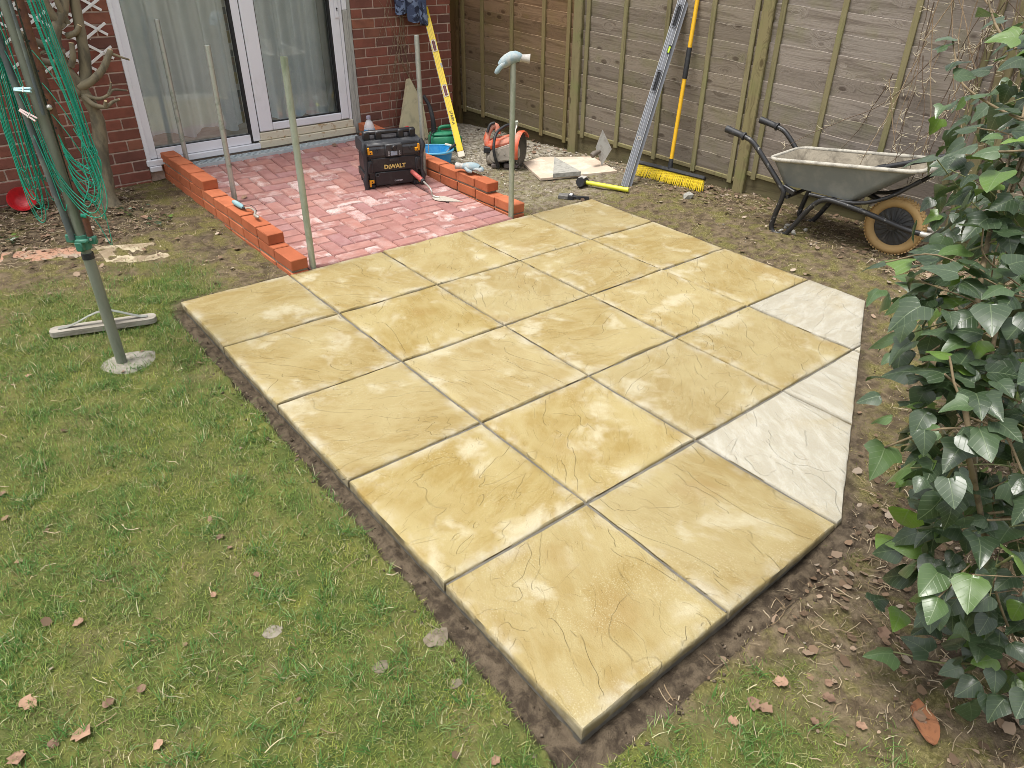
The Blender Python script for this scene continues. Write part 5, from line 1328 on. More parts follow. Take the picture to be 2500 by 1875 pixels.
# pegs
def peg(label, c, ax, mat):
    p = thing('clothes_peg', label, 'clothes peg', c, group='clothes pegs on the washing line'); ax = Vector(ax).normalized(); Pm = basis(ax, z=-FW, loc=c)
    for s in (-1, 1):
        m = MB(); m.box(Pm @ Vector((0, s*.0045, 0)), (.062, .0065, .009), (Pm @ Matrix.Rotation(.06*s, 4, 'Z')).to_3x3(), .001); obj('jaw', m, mat, p, None)
    obj('spring', MB().tube([Pm @ Vector((.004, -.010, .002)), Pm @ Vector((.004, .010, .002))], .004, 8), M['metal'], p, 60)
pk = pm('pink_white_peg', (.68, .52, .50), .5); bl = pm('pale_blue_peg', (.42, .66, .72), .4); wp = pm('white_peg', (.75, .76, .75), .5)
peg('pinkish wooden clothes peg clipped to the grey washing line arm', ap(-.022, 1.055, -.055), RT*.8+Vector((0, 0, -.55)), pk)
peg('pale blue plastic clothes peg on the washing line', ap(-.012, 1.142, -.055), RT+Vector((0, 0, -.02)), bl)
peg('white clothes peg at the left edge of the washing line', ap(-.078, 1.305, -.045), RT*.6+Vector((0, 0, .3)), wp)

# concrete footing
rows = []
for i, (rr, h) in enumerate(((.02, .012), (.06, .013), (.095, .009), (.118, -.002), (.13, -.02))):
    rows.append([Vector((-.372+math.cos(a)*rr*(1.0+.16*noise.noise((math.cos(a)*1.3, math.sin(a)*1.3, 2)))*1.05, -.436+math.sin(a)*rr*.86*(1+.16*noise.noise((math.cos(a)*1.7, math.sin(a), 7))), float(gz(-.37, -.43, False))+h+.003*noise.noise((a*2, rr*40, 0)))) for a in np.linspace(0, 2*math.pi, 29)[:-1]])
ft = MB().grid(rows, True); ft.f.append(tuple(range(27, -1, -1)))
tag(obj('concrete_footing', ft, M['concrete'], None, 50), 'round grey concrete footing at the base of the washing line pole', 'concrete base')

# lute / levelling board with handle
A = Vector((-.600, .02, gzf(-.59, .02)+.024)); Bp = Vector((-.150, -.112, gzf(-.15, -.11)+.026)); d = Bp-A
t = thing('levelling_board', 'weathered grey plank with metal brace and long handle leaning on the washing line', 'levelling rake', (A+Bp)/2)
n_ = Vector((d.y, -d.x, 0)).normalized(); Lm = d.length; PMx = basis(d, z=(0, 0, 1), loc=A-Vector((0, 0, .012)))
pl = [(.0, -.02), (.012, -.034), (.03, -.038), (Lm-.03, -.038), (Lm-.01, -.032), (Lm, -.012), (Lm, .012), (Lm-.01, .032), (Lm-.03, .038), (.03, .038), (.012, .034), (0, .02)]
obj('plank', MB().prism(pl, PMx, .026), M['greywood'], t, None)
c_ = A+d*.53
sp = []
for u, h in ((.08, .016), (.16, .017), (.26, .032), (.38, .058), (.47, .072), (.60, .072), (.68, .056), (.78, .034), (.86, .018), (.92, .016)): sp.append(A+d*u+Vector((0, 0, h)))
sb_ = MB(); 
for i in range(len(sp)-1):
    a, b = sp[i], sp[i+1]; w_ = -n_*.011; sb_.add([a-w_, a+w_, b+w_, b-w_, a-w_+Vector((0, 0, .003)), a+w_+Vector((0, 0, .003)), b+w_+Vector((0, 0, .003)), b-w_+Vector((0, 0, .003))], [(0, 1, 2, 3), (7, 6, 5, 4), (0, 4, 5, 1), (2, 6, 7, 3), (1, 5, 6, 2), (3, 7, 4, 0)])
obj('metal_brace', sb_, M['galv'], t, None)
top = ap(.006, 1.32, .050); h0 = c_+Vector((0, 0, .02)); hv = top-h0
obj('handle', MB().tube([h0, h0+hv*.5, top], .0155, 12), M['oldwood'], t, 60); obj('socket', MB().tube([h0-hv*.005, h0+hv*.09], .019, 12), M['oldwood'], t, 60)

# ------------------------------------------------------------------ pruned shrub, trellis, bowl, stepping slab
TB = Vector((.085, 1.73, gzf(.085, 1.73)))
t = thing('pruned_tree', 'hard pruned bare tree with stubby cut branches against the house wall', 'tree', TB)
def limb(name, pts, r0, r1, n=10, k=5, lumpy=True):
    cp = curve_pts(pts, k); m = len(cp); rs = [(r0+(r1-r0)*i/(m-1))*(1+(.12*noise.noise(cp[i]*18) if lumpy else 0)) for i in range(m)]
    mb = MB().tube(cp, rs, n); return mb, cp[-1], (cp[-1]-cp[-2]).normalized(), rs[-1]
def add_limb(name, pts, r0, r1, stub=True, parent=None):
    mb, e, d_, re = limb(name, pts, r0, r1); o = obj(name, mb, M['bark'], parent or t, 70)
    if stub: obj('cut_end', MB().tube([e, e+d_*.003], [re*.92, re*.90], 10), M['cutwood'], o, None)
    return o
zb = TB.z
cp = curve_pts([(.095, 1.725, zb-.05), (.095, 1.728, zb+.03), (.118, 1.74, .23), (.137, 1.75, .40), (.172, 1.76, .60), (.165, 1.76, .70), (.122, 1.755, .84), (.080, 1.75, .93), (.060, 1.75, 1.05), (.085, 1.755, 1.16), (.16, 1.76, 1.27), (.20, 1.765, 1.42)], 5)
rs = []
for i, p in enumerate(cp):
    f = i/(len(cp)-1); rs.append((.10 if i < 2 else (.062 if i < 8 else .050-.024*f))*(1+.14*noise.noise(p*16)))
for i in range(2, 8): rs[i] = .10-.0085*(i-1)
obj('trunk', MB().tube(cp, rs, 14), M['bark'], t, 70)
add_limb('branch', [(.085, 1.76, .80), (.165, 1.77, .86), (.20, 1.775, .98), (.215, 1.775, 1.10), (.235, 1.78, 1.32), (.245, 1.78, 1.55)], .040, .026, False)
add_limb('branch', [(.115, 1.745, .83), (.19, 1.72, .86), (.275, 1.70, .93), (.335, 1.69, 1.02), (.345, 1.69, 1.035)], .029, .017)
add_limb('branch', [(.335, 1.69, 1.02), (.38, 1.68, .998), (.435, 1.67, .975)], .010, .006)
add_limb('branch', [(.12, 1.74, .79), (.20, 1.70, .758), (.262, 1.69, .775), (.30, 1.68, .805), (.375, 1.67, .795)], .014, .006)
add_limb('branch', [(.262, 1.69, .775), (.285, 1.685, .815), (.295, 1.68, .85)], .010, .006)
add_limb('branch', [(.125, 1.735, .78), (.165, 1.70, .725), (.225, 1.68, .708), (.275, 1.67, .735), (.315, 1.66, .748)], .019, .007)
add_limb('branch', [(.225, 1.68, .708), (.232, 1.66, .745)], .013, .011)
add_limb('branch', [(.135, 1.77, 1.12), (.185, 1.74, 1.14), (.215, 1.73, 1.178)], .020, .015)
add_limb('branch', [(.105, 1.73, .955), (.128, 1.71, 1.01), (.140, 1.71, 1.085)], .022, .016)
add_limb('branch', [(.085, 1.75, 1.03), (-.0, 1.73, 1.075), (-.07, 1.72, 1.12), (-.14, 1.71, 1.17)], .028, .017)
add_limb('branch', [(.070, 1.745, .98), (.0, 1.70, .985), (-.07, 1.69, 1.01), (-.135, 1.68, 1.07)], .026, .018)
add_limb('branch', [(.13, 1.76, 1.17), (.085, 1.75, 1.25), (.06, 1.74, 1.36), (.05, 1.73, 1.5)], .026, .016, False)
add_limb('branch', [(.16, 1.76, 1.19), (.135, 1.74, 1.29), (.115, 1.73, 1.42)], .019, .012, False)
add_limb('branch', [(.04, 1.74, 1.07), (-.05, 1.73, 1.035), (-.12, 1.72, 1.055)], .011, .007)
tre = thing('white_trellis', 'white diamond trellis fixed to the brick wall behind the pruned tree', 'trellis', hp(.3, .03, .87), TH)
sup = M['whitepl']
def tslat(a, b, o):
    A_, B_ = hp(a[0], o, a[1]), hp(b[0], o, b[1]); d_ = B_-A_; m = MB(); m.box((A_+B_)/2, (d_.length, .004, .017), basis(d_, z=Vector((0, 0, 1))).to_3x3(), .001); return obj('trellis_slat', m, sup, tre, None)
for k in range(-1, 7):
    zr = .944+.146*k; zf = lambda q_: zr-.652*(q_-.565)
    a = max(-.25, .565-(1.72-zr)/.652); b = .565 if zr > .87 else .565-(.872-zr)/.652
    tslat((a, zf(a)), (b, zf(b)), .016)
for k in range(-4, 6):
    zr = 1.02+.142*k; zf = lambda q_: zr+.61*(q_-.565)
    b = min(.565, .565+(1.72-zr)/.61); a = max(-.25, .565-(zr-.868)/.61)
    if b-a > .05: tslat((a, zf(a)), (b, zf(b)), .021)
for s_, z_ in ((.505, 1.122), (.447, 1.07), (.510, .985), (.38, .915)):
    m = MB(); m.lathe([(.004, 0), (.004, .003), (0, .003)], 8, basis((1, 0, 0), z=(ST, -CT, 0), loc=hp(s_, .023, z_)), cap=False); obj('rivet', m, M['metal'], tre, None)
b0 = gpt(-.375, 1.90, .058)
rb_ = thing('red_bowl', 'small red plastic bowl tipped on its side against the wall', 'bowl', b0)
tl = Matrix.Rotation(1.0, 4, (RT*.9+Vector((.3, 0, 0))).normalized()) @ Matrix.Rotation(.3, 4, 'Y')
lathe_obj('bowl', [(0, -.03), (.035, -.03), (.065, -.01), (.080, .035), (.086, .042), (.083, .045), (.074, .034), (.06, -.004), (.034, -.022), (0, -.022)], 24, M['red'], rb_, b0, tl, 50)
ground_prism('stepping_slab', 'old square slab half buried under spilt sand in the lawn', 'stone slab', [(-.165, .735), (.165, .66), (.16, .80), (.17, .93), (.02, .985), (-.165, 1.055), (-.16, .9)], -.020, .019, M['sandy'])
ground_prism('stepping_slab', 'worn reddish slab sunk in the leaf litter left of the washing line', 'stone slab', [(-.66, 1.05), (-.24, .93), (-.22, 1.08), (-.62, 1.22)], -.022, .026, pm('red_worn_slab', (.42, .23, .15), .95, c2=(.33, .27, .20), scale=8, lo=.42, hi=.6, bmp=.8))

# ------------------------------------------------------------------ climbers
def wander(p, d, n, step, turn, rr, grav=0.0, keep=None):
    out = [Vector(p)]; d = Vector(d).normalized()
    for _ in range(n):
        d = (d+Vector((rr.uniform(-1, 1), rr.uniform(-1, 1), rr.uniform(-1, 1)))*turn+Vector((0, 0, grav))).normalized()
        q_ = out[-1]+d*step
        if keep: q_, d = keep(q_, d)
        out.append(q_)
    return out
rr = random.Random(11)
t = thing('dead_creeper', 'dry leafless creeper stems on the brick wall right of the door', 'climbing plant', hp(2.95, .01, .3), TH)
def wallkeep(o):
    def f(q_, d):
        s_ = q_.x*CT+q_.y*ST; return hp(min(max(s_, 2.5), 3.48), o, q_.z), d
    return f
for i in range(26):
    s0, z0 = (2.93+rr.uniform(-.03, .05), rr.uniform(.75, 1.7)) if i else (2.93, 1.9)
    ang = rr.uniform(-.55, .55); n = rr.randrange(8, 16); o_ = .006+.003*rr.random()
    dirn = HR @ Vector((math.sin(ang), 0, -math.cos(ang))) if rr.random() < .8 else HR @ Vector((math.sin(ang), 0, .5))
    pts = wander(hp(s0, o_, z0), dirn, n if i else 22, .05, .10, rr, 0, wallkeep(o_))
    obj('stem', MB().tube(pts, [.0026*(1-.6*k/len(pts)) if i else .006*(1-.6*k/len(pts)) for k in range(len(pts))], 5), M['twig'], t, 80)
t = thing('bare_climber', 'tangle of bare clematis stems hanging on the fence above the wheelbarrow', 'climbing plant', fp(-2.6, .05, .3))
def fkeep(lo, hi):
    def f(q_, d):
        o_ = FCc-FNv.dot(q_); 
        if o_ < lo: q_ = q_-FNv*(lo-o_); d = d-FNv*.2
        if o_ > hi: q_ = q_+FNv*(o_-hi); d = d+FNv*.2
        return q_, d
    return f
for i in range(62):
    t0 = rr.uniform(-2.85, -2.15) if i < 40 else rr.uniform(-3.2, -2.6); z0 = rr.uniform(.85, 1.9)
    dirn = FD*rr.uniform(-.5, .5)+Vector((0, 0, -1 if rr.random() < .75 else .5)); n = rr.randrange(14, 28)
    pts = wander(fp(t0, rr.uniform(.05, .3), z0), dirn, n, .05, .13, rr, 0, fkeep(.035, .38)); pts = [p for p in pts if p.z > .35] or pts[:3]
    if len(pts) < 3: continue
    o = obj('stem', MB().tube(pts, [.0036*(1-.5*k/len(pts)) for k in range(len(pts))], 5), M['twigd'] if rr.random() < .6 else M['twig'], t, 80)
    tw = MB()
    for _ in range(4):
        p = rr.choice(pts)
        for _k in range(4): tw.tube(wander(p, (rr.uniform(-1, 1), rr.uniform(-1, 1), rr.uniform(-1, 1)), 4, .012, .4, rr), .0014, 4)
    o2 = obj('twig', tw, M['palebud'], o, None); o2['kind'] = 'stuff'

# ------------------------------------------------------------------ ivy
def leaf_shape(kind):
    if kind == 0:    # ovate, heart base
        half = [(.0, .0), (.16, -.07), (.34, -.05), (.45, .10), (.46, .26), (.38, .48), (.24, .72), (.10, .90), (0, 1.0)]
    elif kind == 1:  # three lobes
        half = [(.0, .02), (.14, -.08), (.33, -.10), (.48, .04), (.56, .22), (.36, .36), (.30, .50), (.20, .74), (.08, .92), (0, 1.02)]
    else:            # diamond
        half = [(.0, .0), (.18, .0), (.36, .10), (.44, .26), (.36, .46), (.24, .68), (.10, .90), (0, 1.0)]
    return half
def leaf_geo(kind, curl, fold, droop):
    h = leaf_shape(kind); n = len(h); vs = []; uv = []; fs = []
    spine = [(0, y) for _, y in h]
    for k, (x, y) in enumerate(h):
        for s in (-1, -.5, 0, .5, 1):
            xx = x*s; yy = y if abs(s) == 1 else (y*.5+max(0, y)*.5 if s else max(0, y))
            z = -fold*abs(xx)*-1 - curl*xx*xx - droop*yy*yy + .03*math.sin(7*xx+5*yy)
            vs.append((xx, yy, z)); uv.append((.5+xx*.9, yy))
    for k in range(n-1):
        for j in range(4): fs.append((k*5+j, k*5+j+1, (k+1)*5+j+1, (k+1)*5+j))
    return vs, fs, uv
def leaf_mesh(kind, curl, fold, droop):
    vs, fs, uv = leaf_geo(kind, curl, fold, droop); me = bpy.data.meshes.new('leaf'); me.from_pydata(vs, [], fs)
    u = me.uv_layers.new(name='UVMap'); li = [uv[l.vertex_index] for l in me.loops]; u.data.foreach_set('uv', [c for p in li for c in p])
    me.polygons.foreach_set('use_smooth', [True]*len(me.polygons)); me.materials.append(M['leaf']); me.update(); return me
LV = [leaf_mesh(k % 3, rr.uniform(-.1, .5), rr.uniform(-.15, .35), rr.uniform(0, .35)) for k in range(9)]
LG = [leaf_geo(k % 3, rr.uniform(-.1, .5), rr.uniform(-.15, .35), rr.uniform(0, .35)) for k in range(6)]
IVC = [((1.665, -3.088, 1.376), (.27, .25, .28)), ((1.162, -3.217, 1.109), (.23, .22, .24)), ((.902, -3.31, .911), (.25, .23, .24)), ((.73, -3.425, .738), (.25, .22, .23)), ((.771, -3.526, .461), (.26, .22, .22)), ((.898, -3.662, .132), (.24, .2, .18)),
       ((1.85, -3.05, 1.15), (.35, .30, .40)), ((1.55, -3.25, .75), (.35, .30, .38)), ((1.5, -3.4, .3), (.40, .32, .35)), ((2.5, -2.9, .9), (.40, .30, .50)), ((2.3, -3.15, .35), (.45, .35, .40))]
ivy = thing('ivy_bush', 'dense glossy ivy bush spilling in from the right edge of the garden', 'ivy', (.95, -3.5, gzf(.95, -3.5)))
ri = random.Random(23)
def ivy_point(ci, out=.0):
    c, r_ = IVC[ci]
    while True:
        v = Vector((ri.gauss(0, 1), ri.gauss(0, 1), ri.gauss(0, 1)))
        if v.length > .01: break
    v.normalize(); k = ri.uniform(.62, 1.0)+out
    p = Vector((c[0]+v.x*r_[0]*k, c[1]+v.y*r_[1]*k, c[2]+v.z*r_[2]*k)); return p, v
def leaf_M(p, v, size):
    up = (v*.35+Vector((ri.uniform(-.55, .55), ri.uniform(-.55, .55), 1.0))+(CAM-p).normalized()*.25).normalized()
    dr = Vector((ri.uniform(-1, 1), ri.uniform(-1, 1), -.55)); dr = (dr+v*.7)
    return basis(dr, z=up, loc=p) @ Matrix.Rotation(-math.pi/2, 4, 'Z') @ Matrix.Scale(size, 4)
nleaf = 0; weights = [34, 44, 56, 56, 48, 26]
bases = []
for ci, n in enumerate(weights):
    for _ in range(n):
        p, v = ivy_point(ci); s_ = ri.uniform(.042, .085)
        if ri.random() < .12: s_ *= .6
        o = link('leaf', ri.choice(LV), M['leaf'], ivy, leaf_M(p, v, s_)); bases.append(p); nleaf += 1
# inner and farther leaves, joined
VS = []; FS = []; UVs = []; TN = []
def stuff_leaf(p, v, size):
    g = ri.choice(LG); Mx_ = leaf_M(p, v, size); n = len(VS); VS.extend([Mx_ @ Vector(q_) for q_ in g[0]]); FS.extend([tuple(i+n for i in f) for f in g[1]]); UVs.extend(g[2]); tn = ri.random(); TN.extend([tn]*len(g[0]))
for ci in range(len(IVC)):
    for _ in range(95 if ci < 6 else 170):
        p, v = ivy_point(ci, -.22 if ci < 6 else 0); stuff_leaf(p, v, ri.uniform(.035, .07))
me = bpy.data.meshes.new('leaf'); me.from_pydata([tuple(wm(ivy).inverted() @ v) for v in VS], [], FS); u = me.uv_layers.new(name='UVMap'); u.data.foreach_set('uv', [c for l in me.loops for c in UVs[l.vertex_index]])
fa = me.attributes.new('tone', 'FLOAT', 'POINT'); fa.data.foreach_set('value', np.array(TN, np.float32)); me.polygons.foreach_set('use_smooth', [True]*len(me.polygons))
o = link('leaf', me, M['leaf'], ivy, wm(ivy)); o['kind'] = 'stuff'
# stems
def stem(pts, r, mt='ivystem'): return obj('stem', MB().tube(curve_pts(pts, 5), r, 7), M[mt], ivy, 70)
for i, p in enumerate(bases[::3]):
    c0 = min((Vector(c) for c, _ in IVC[:6]), key=lambda c: (c-p).length)
    a = c0+Vector((ri.uniform(-.02, .12), ri.uniform(-.12, .02), ri.uniform(-.12, .08))); mid = (a+p)/2+Vector((ri.uniform(-.04, .04), ri.uniform(-.04, .04), ri.uniform(-.02, .05)))
    stem([a, mid, p], ri.choice([.0013, .0018, .0026]), ri.choice(['ivystem', 'ivystem', 'ivystemg']))
for i in range(10):
    k = ri.randrange(0, 5); a, b = Vector(IVC[k][0]), Vector(IVC[k+1][0]); o_ = Vector((ri.uniform(-.12, .08), ri.uniform(-.05, .08), 0))
    stem([a+o_, (a+b)/2+o_*.6+Vector((ri.uniform(-.05, .03), .0, 0)), b+o_*.4], ri.choice([.003, .0045, .006]))
for i in range(7):
    b = Vector((1.25+.25*i, -3.6+.09*i, gzf(1.25+.25*i, -3.6)-.02)); stem([b, b+Vector((ri.uniform(-.1, .1), .05, .35)), b+Vector((ri.uniform(-.2, .1), .1, .8)), b+Vector((ri.uniform(-.2, .2), .15, 1.3))], .011)
# long shoots reaching out of the bush
def shoot(P_, r, leaves, mt='ivystem'):
    cp = curve_pts(P_, 6); obj('stem', MB().tube(cp, [r*(1-.5*k/len(cp)) for k in range(len(cp))], 7), M[mt], ivy, 70)
    for f, s_ in leaves:
        k = int(f*(len(cp)-1)); p = cp[k]; v = Vector((ri.uniform(-.4, .4), ri.uniform(-.4, .4), .8))+Vector((-.3, .2, 0))
        link('leaf', ri.choice(LV), M['leaf'], ivy, leaf_M(p+Vector((ri.uniform(-.02, .02), ri.uniform(-.02, .02), .01)), v, s_))
shoot([(1.33, -3.152, 1.232), (1.328, -3.048, 1.265), (1.347, -2.96, 1.302), (1.412, -2.903, 1.345), (1.447, -2.863, 1.395)], .0035, [(.35, .06), (.55, .055), (.72, .065), (.9, .05), (.98, .055)])
shoot([(1.041, -3.276, 1.061), (.994, -3.238, 1.022), (.961, -3.19, .991), (.93, -3.162, .974)], .003, [(.5, .07), (.8, .07), (.98, .06)], 'ivystemg')
shoot([(.95, -3.301, .934), (.98, -3.233, .86), (.984, -3.15, .872), (1.005, -3.111, .886)], .003, [(.3, .08), (.55, .07), (.8, .06), (.98, .045)])
shoot([(.801, -3.542, .183), (.781, -3.471, .117), (.759, -3.382, .13), (.749, -3.342, .132)], .003, [(.3, .07), (.6, .07), (.85, .06)])
shoot([(.807, -3.615, .097), (.794, -3.534, .03), (.781, -3.46, .0), (.758, -3.417, -.01)], .003, [(.4, .075), (.98, .08)], 'ivystemg')
shoot([(.712, -3.532, .584), (.703, -3.458, .514), (.678, -3.408, .417), (.658, -3.383, .37)], .003, [(.4, .075), (.7, .07), (.95, .075)])
shoot([(.787, -3.437, .783), (.803, -3.353, .713), (.799, -3.303, .677)], .003, [(.5, .075), (.95, .07)])
shoot([(1.297, -3.071, 1.397), (1.34, -2.994, 1.443), (1.417, -2.902, 1.545)], .004, [(.2, .065), (.6, .065)])

# ------------------------------------------------------------------ grass, straw and litter
def sheet_attr(name, V, F, Cc, mat, label, cat):
    me = np_mesh(name, V, F); ca = me.color_attributes.new('col', 'FLOAT_COLOR', 'POINT'); ca.data.foreach_set('color', np.concatenate([Cc, np.ones((len(Cc), 1))], 1).astype(np.float32).ravel())
    o = link(name, me, mat); tag(o, label, cat, kind='stuff'); return o
def visible(x, y):
    P = np.stack([x-CAM.x, y-CAM.y, gz(x, y, False)-CAM.z], -1); z = P @ np.array(FW); u = 1250+1734.43*(P @ np.array(R2))/z; v = 937.5-1734.43*(P @ np.array(U2))/z
    return (z > .3) & (u > -260) & (u < 2760) & (v > -200) & (v < 2150)
def scatter(n, x0, x1, y0, y1, wf):
    x = NR.uniform(x0, x1, n); y = NR.uniform(y0, y1, n); keep = NR.rand(n) < wf(x, y); x, y = x[keep], y[keep]
    k = visible(x, y); return x[k], y[k]
def blades(x, y, ln, wd, lean, cols, name, label, mat, lift=0.0, bend=.5, heading=None):
    n = len(x); a = NR.uniform(0, 2*np.pi, n) if heading is None else heading
    z = gz(x, y)+lift; dx, dy = np.cos(a), np.sin(a); px, py = -dy, dx
    h = ln*np.cos(lean); r = ln*np.sin(lean)
    base = np.stack([x, y, z-.003], -1); side = np.stack([px, py, np.zeros(n)], -1)*wd[:, None]*.5
    mid = base+np.stack([dx*r*.42, dy*r*.42, h*.62], -1); tip = base+np.stack([dx*r*(1+bend*.2), dy*r*(1+bend*.2), h*.95], -1)
    V = np.stack([base-side, base+side, mid+side*.8, mid-side*.8, tip], 1).reshape(-1, 3); b = np.arange(n)*5
    F3 = np.concatenate([np.stack([b, b+1, b+2], -1), np.stack([b, b+2, b+3], -1), np.stack([b+3, b+2, b+4], -1)])
    return sheet_attr(name, V, F3, np.repeat(cols, 5, axis=0), mat, label, 'grass')
def pal(n, cs, p): 
    c = np.array(cs)[NR.choice(len(cs), n, p=p)]; return c*NR.uniform(.75, 1.25, (n, 1))
def in_patio(x, y): return patio_d(x, y) < .0
def wgrass(x, y):
    g, l, d, m = zones(x, y); pn = hnoise(x*1.7+5, y*1.7+2)
    return np.where(in_patio(x, y), 0, g*(1-np.clip(m*1.3, 0, 1))*np.clip(.72+.45*pn, .08, 1)*np.where((x > .6) & (y > -.02), 0, 1))
x, y = scatter(620000, -2.0, 1.2, -4.4, .95, wgrass)
pn = hnoise(x*1.3+1, y*1.3+7)[:, None]; n = len(x); f = np.clip(.5+.75*pn, 0, 1)
ca_ = pal(n, [(.085, .175, .038), (.13, .22, .05), (.21, .265, .07), (.40, .37, .19)], [.36, .30, .22, .12]); cb_ = pal(n, [(.19, .23, .042), (.29, .30, .07), (.15, .19, .05), (.44, .39, .23)], [.34, .28, .22, .16])
blades(x, y, NR.uniform(.012, .034, n)*(1.15-.35*f[:, 0]), NR.uniform(.0014, .0028, n), NR.uniform(.35, 1.35, n), ca_*(1-f)+cb_*f, 'grass', 'short mossy lawn grass left of the patio', M['grass'])
def wtuft(x, y):
    g, l, d, m = zones(x, y); return np.where(in_patio(x, y), 0, g*(1-np.clip(m*1.5, 0, 1))*np.clip(hnoise(x*2.6+9, y*2.6+4)*1.6-.15, 0, 1))
x, y = scatter(210000, -2.0, 1.0, -4.4, .6, wtuft); n = len(x)
blades(x, y, NR.uniform(.028, .062, n), NR.uniform(.0018, .0034, n), NR.uniform(.5, 1.3, n), pal(n, [(.06, .155, .032), (.10, .20, .055), (.19, .27, .10), (.44, .42, .26)], [.4, .35, .17, .08]), 'grass', 'longer green grass tufts in the lawn', M['grass'], 0, .9)
def wmoss(x, y):
    g, l, d, m = zones(x, y); pn = hnoise(x*1.5+2, y*1.5+8)
    w_ = np.clip((1-g)*(1-.75*l)*(1-.8*d)*(1-m), 0, 1)*np.clip(.45+.7*pn, .06, 1)
    return np.where(in_patio(x, y) | ((x > .6) & (x < 2.43) & (y > -.02) & (y < 2.2)) | (y > 2.3), 0, w_)
x, y = scatter(300000, -1.6, 4.3, -4.2, 2.3, wmoss); n = len(x)
blades(x, y, NR.uniform(.008, .022, n), NR.uniform(.0018, .0034, n), NR.uniform(.4, 1.4, n), pal(n, [(.22, .19, .07), (.30, .255, .11), (.16, .16, .05), (.44, .36, .22)], [.36, .28, .22, .14]), 'moss', 'flattened olive moss and dead grass on the bare earth', M['grass'])
def wright(x, y):
    g, l, d, m = zones(x, y); return np.where(in_patio(x, y), 0, np.clip(l*np.clip(hnoise(x*2.1+4, y*2.1)*1.5-.2, 0, 1)*(x > 1.0), 0, 1))
x, y = scatter(120000, .5, 4.2, -4.2, 0, wright); n = len(x)
blades(x, y, NR.uniform(.012, .03, n), NR.uniform(.0014, .0026, n), NR.uniform(.4, 1.3, n), pal(n, [(.095, .115, .028), (.15, .155, .05), (.24, .21, .10)], [.45, .35, .2]), 'moss', 'green moss tufts among the litter on the right', M['grass'])
# straw: thin bent strips lying on the ground
def straws(x, y, ln, wd, cols, label):
    n = len(x); a = NR.uniform(0, 2*np.pi, n); k = NR.normal(0, .45, n); V = []; b = np.arange(n)*8
    for i, t_ in enumerate((-.5, -.17, .17, .5)):
        ang = a+k*t_; cx = x+np.cos(ang)*ln*t_; cy = y+np.sin(ang)*ln*t_; z = gz(cx, cy)+.005+NR.uniform(0, .010, n)
        px, py = -np.sin(ang)*wd*.5, np.cos(ang)*wd*.5
        V.append(np.stack([cx-px, cy-py, z], -1)); V.append(np.stack([cx+px, cy+py, z+.0012], -1))
    V = np.stack(V, 1).reshape(-1, 3); F4 = np.concatenate([np.stack([b+2*i, b+2*i+1, b+2*i+3, b+2*i+2], -1) for i in range(3)])
    return sheet_attr('straw', V, F4, np.repeat(cols, 8, axis=0), M['litter'], label, 'straw')
def wlit(x, y):
    g, l, d, m = zones(x, y); return np.where(patio_d(x, y) < .03, 0, np.clip(l+.02+.10*(1-g), 0, 1)*np.where((x > .6) & (x < 2.43) & (y > -.02), 0, 1)*(y < 2.05))
x, y = scatter(42000, -1.2, 4.2, -4.2, 2.1, wlit); n = len(x)
straws(x, y, NR.uniform(.015, .075, n), NR.uniform(.0012, .003, n), pal(n, [(.36, .29, .19), (.25, .185, .115), (.15, .11, .068), (.44, .37, .26)], [.34, .3, .22, .14]), 'dry straw and stalks strewn over the earth')
x, y = scatter(2600, -2.0, 1.2, -4.4, 1.0, lambda x, y: np.where(patio_d(x, y) < .1, 0, .30*zones(x, y)[0])); n = len(x)
straws(x, y, NR.uniform(.02, .06, n), NR.uniform(.0012, .0024, n), pal(n, [(.46, .40, .26), (.38, .33, .18), (.30, .25, .13)], [.4, .35, .25]), 'pale dead grass stalks on the lawn')
# leaf flakes
def flakes(x, y, s, cols, label, name='leaf_litter'):
    n = len(x); a = NR.uniform(0, 2*np.pi, n); tl = NR.uniform(-.5, .5, (n, 2)); V = []; z = gz(x, y)+.004+NR.uniform(0, .012, n)
    sh = [(-1, 0), (-.35, -.48), (.5, -.40), (1, 0), (.45, .46), (-.4, .42), (0, 0)]
    cu = NR.uniform(-.1, .5, n)
    for u_, v_ in sh:
        lx = u_*s*.5*NR.uniform(.8, 1.2, n); ly = v_*s*NR.uniform(.6, 1.1, n); wx = lx*np.cos(a)-ly*np.sin(a); wy = lx*np.sin(a)+ly*np.cos(a)
        V.append(np.stack([x+wx, y+wy, z+tl[:, 0]*lx+tl[:, 1]*ly+cu*(u_*u_+v_*v_)*s*.3], -1))
    V = np.stack(V, 1).reshape(-1, 3); b = np.arange(n)*7
    F3 = np.concatenate([np.stack([b+i, b+(i+1) % 6, b+6], -1) for i in range(6)])
    return sheet_attr(name, V, F3, np.repeat(cols, 7, axis=0), M['litter'], label, 'leaf litter')
x, y = scatter(24000, -1.2, 4.2, -4.2, 2.1, lambda x, y: wlit(x, y)**1.3); n = len(x)
flakes(x, y, .006+.034*NR.rand(n)**2.2, pal(n, [(.20, .135, .088), (.28, .205, .145), (.13, .088, .058), (.37, .30, .23)], [.34, .28, .24, .14]), 'brown dead leaf litter on the beds')
x, y = scatter(2600, 2.5, 4.1, .3, 2.3, lambda x, y: np.clip(zones(x, y)[2]*.8, 0, 1)); n = len(x)
flakes(x, y, NR.uniform(.006, .022, n), pal(n, [(.40, .37, .31), (.30, .27, .21), (.50, .46, .40)], [.4, .3, .3]), 'dust coated leaves and chips near the house corner', 'dusty_litter')
x, y = scatter(900, 2.6, 4.2, -2.4, 2.2, lambda x, y: np.where(np.abs(FCc-(FNv.x*x+FNv.y*y)-.10) < .12, .9, 0)); n = len(x)
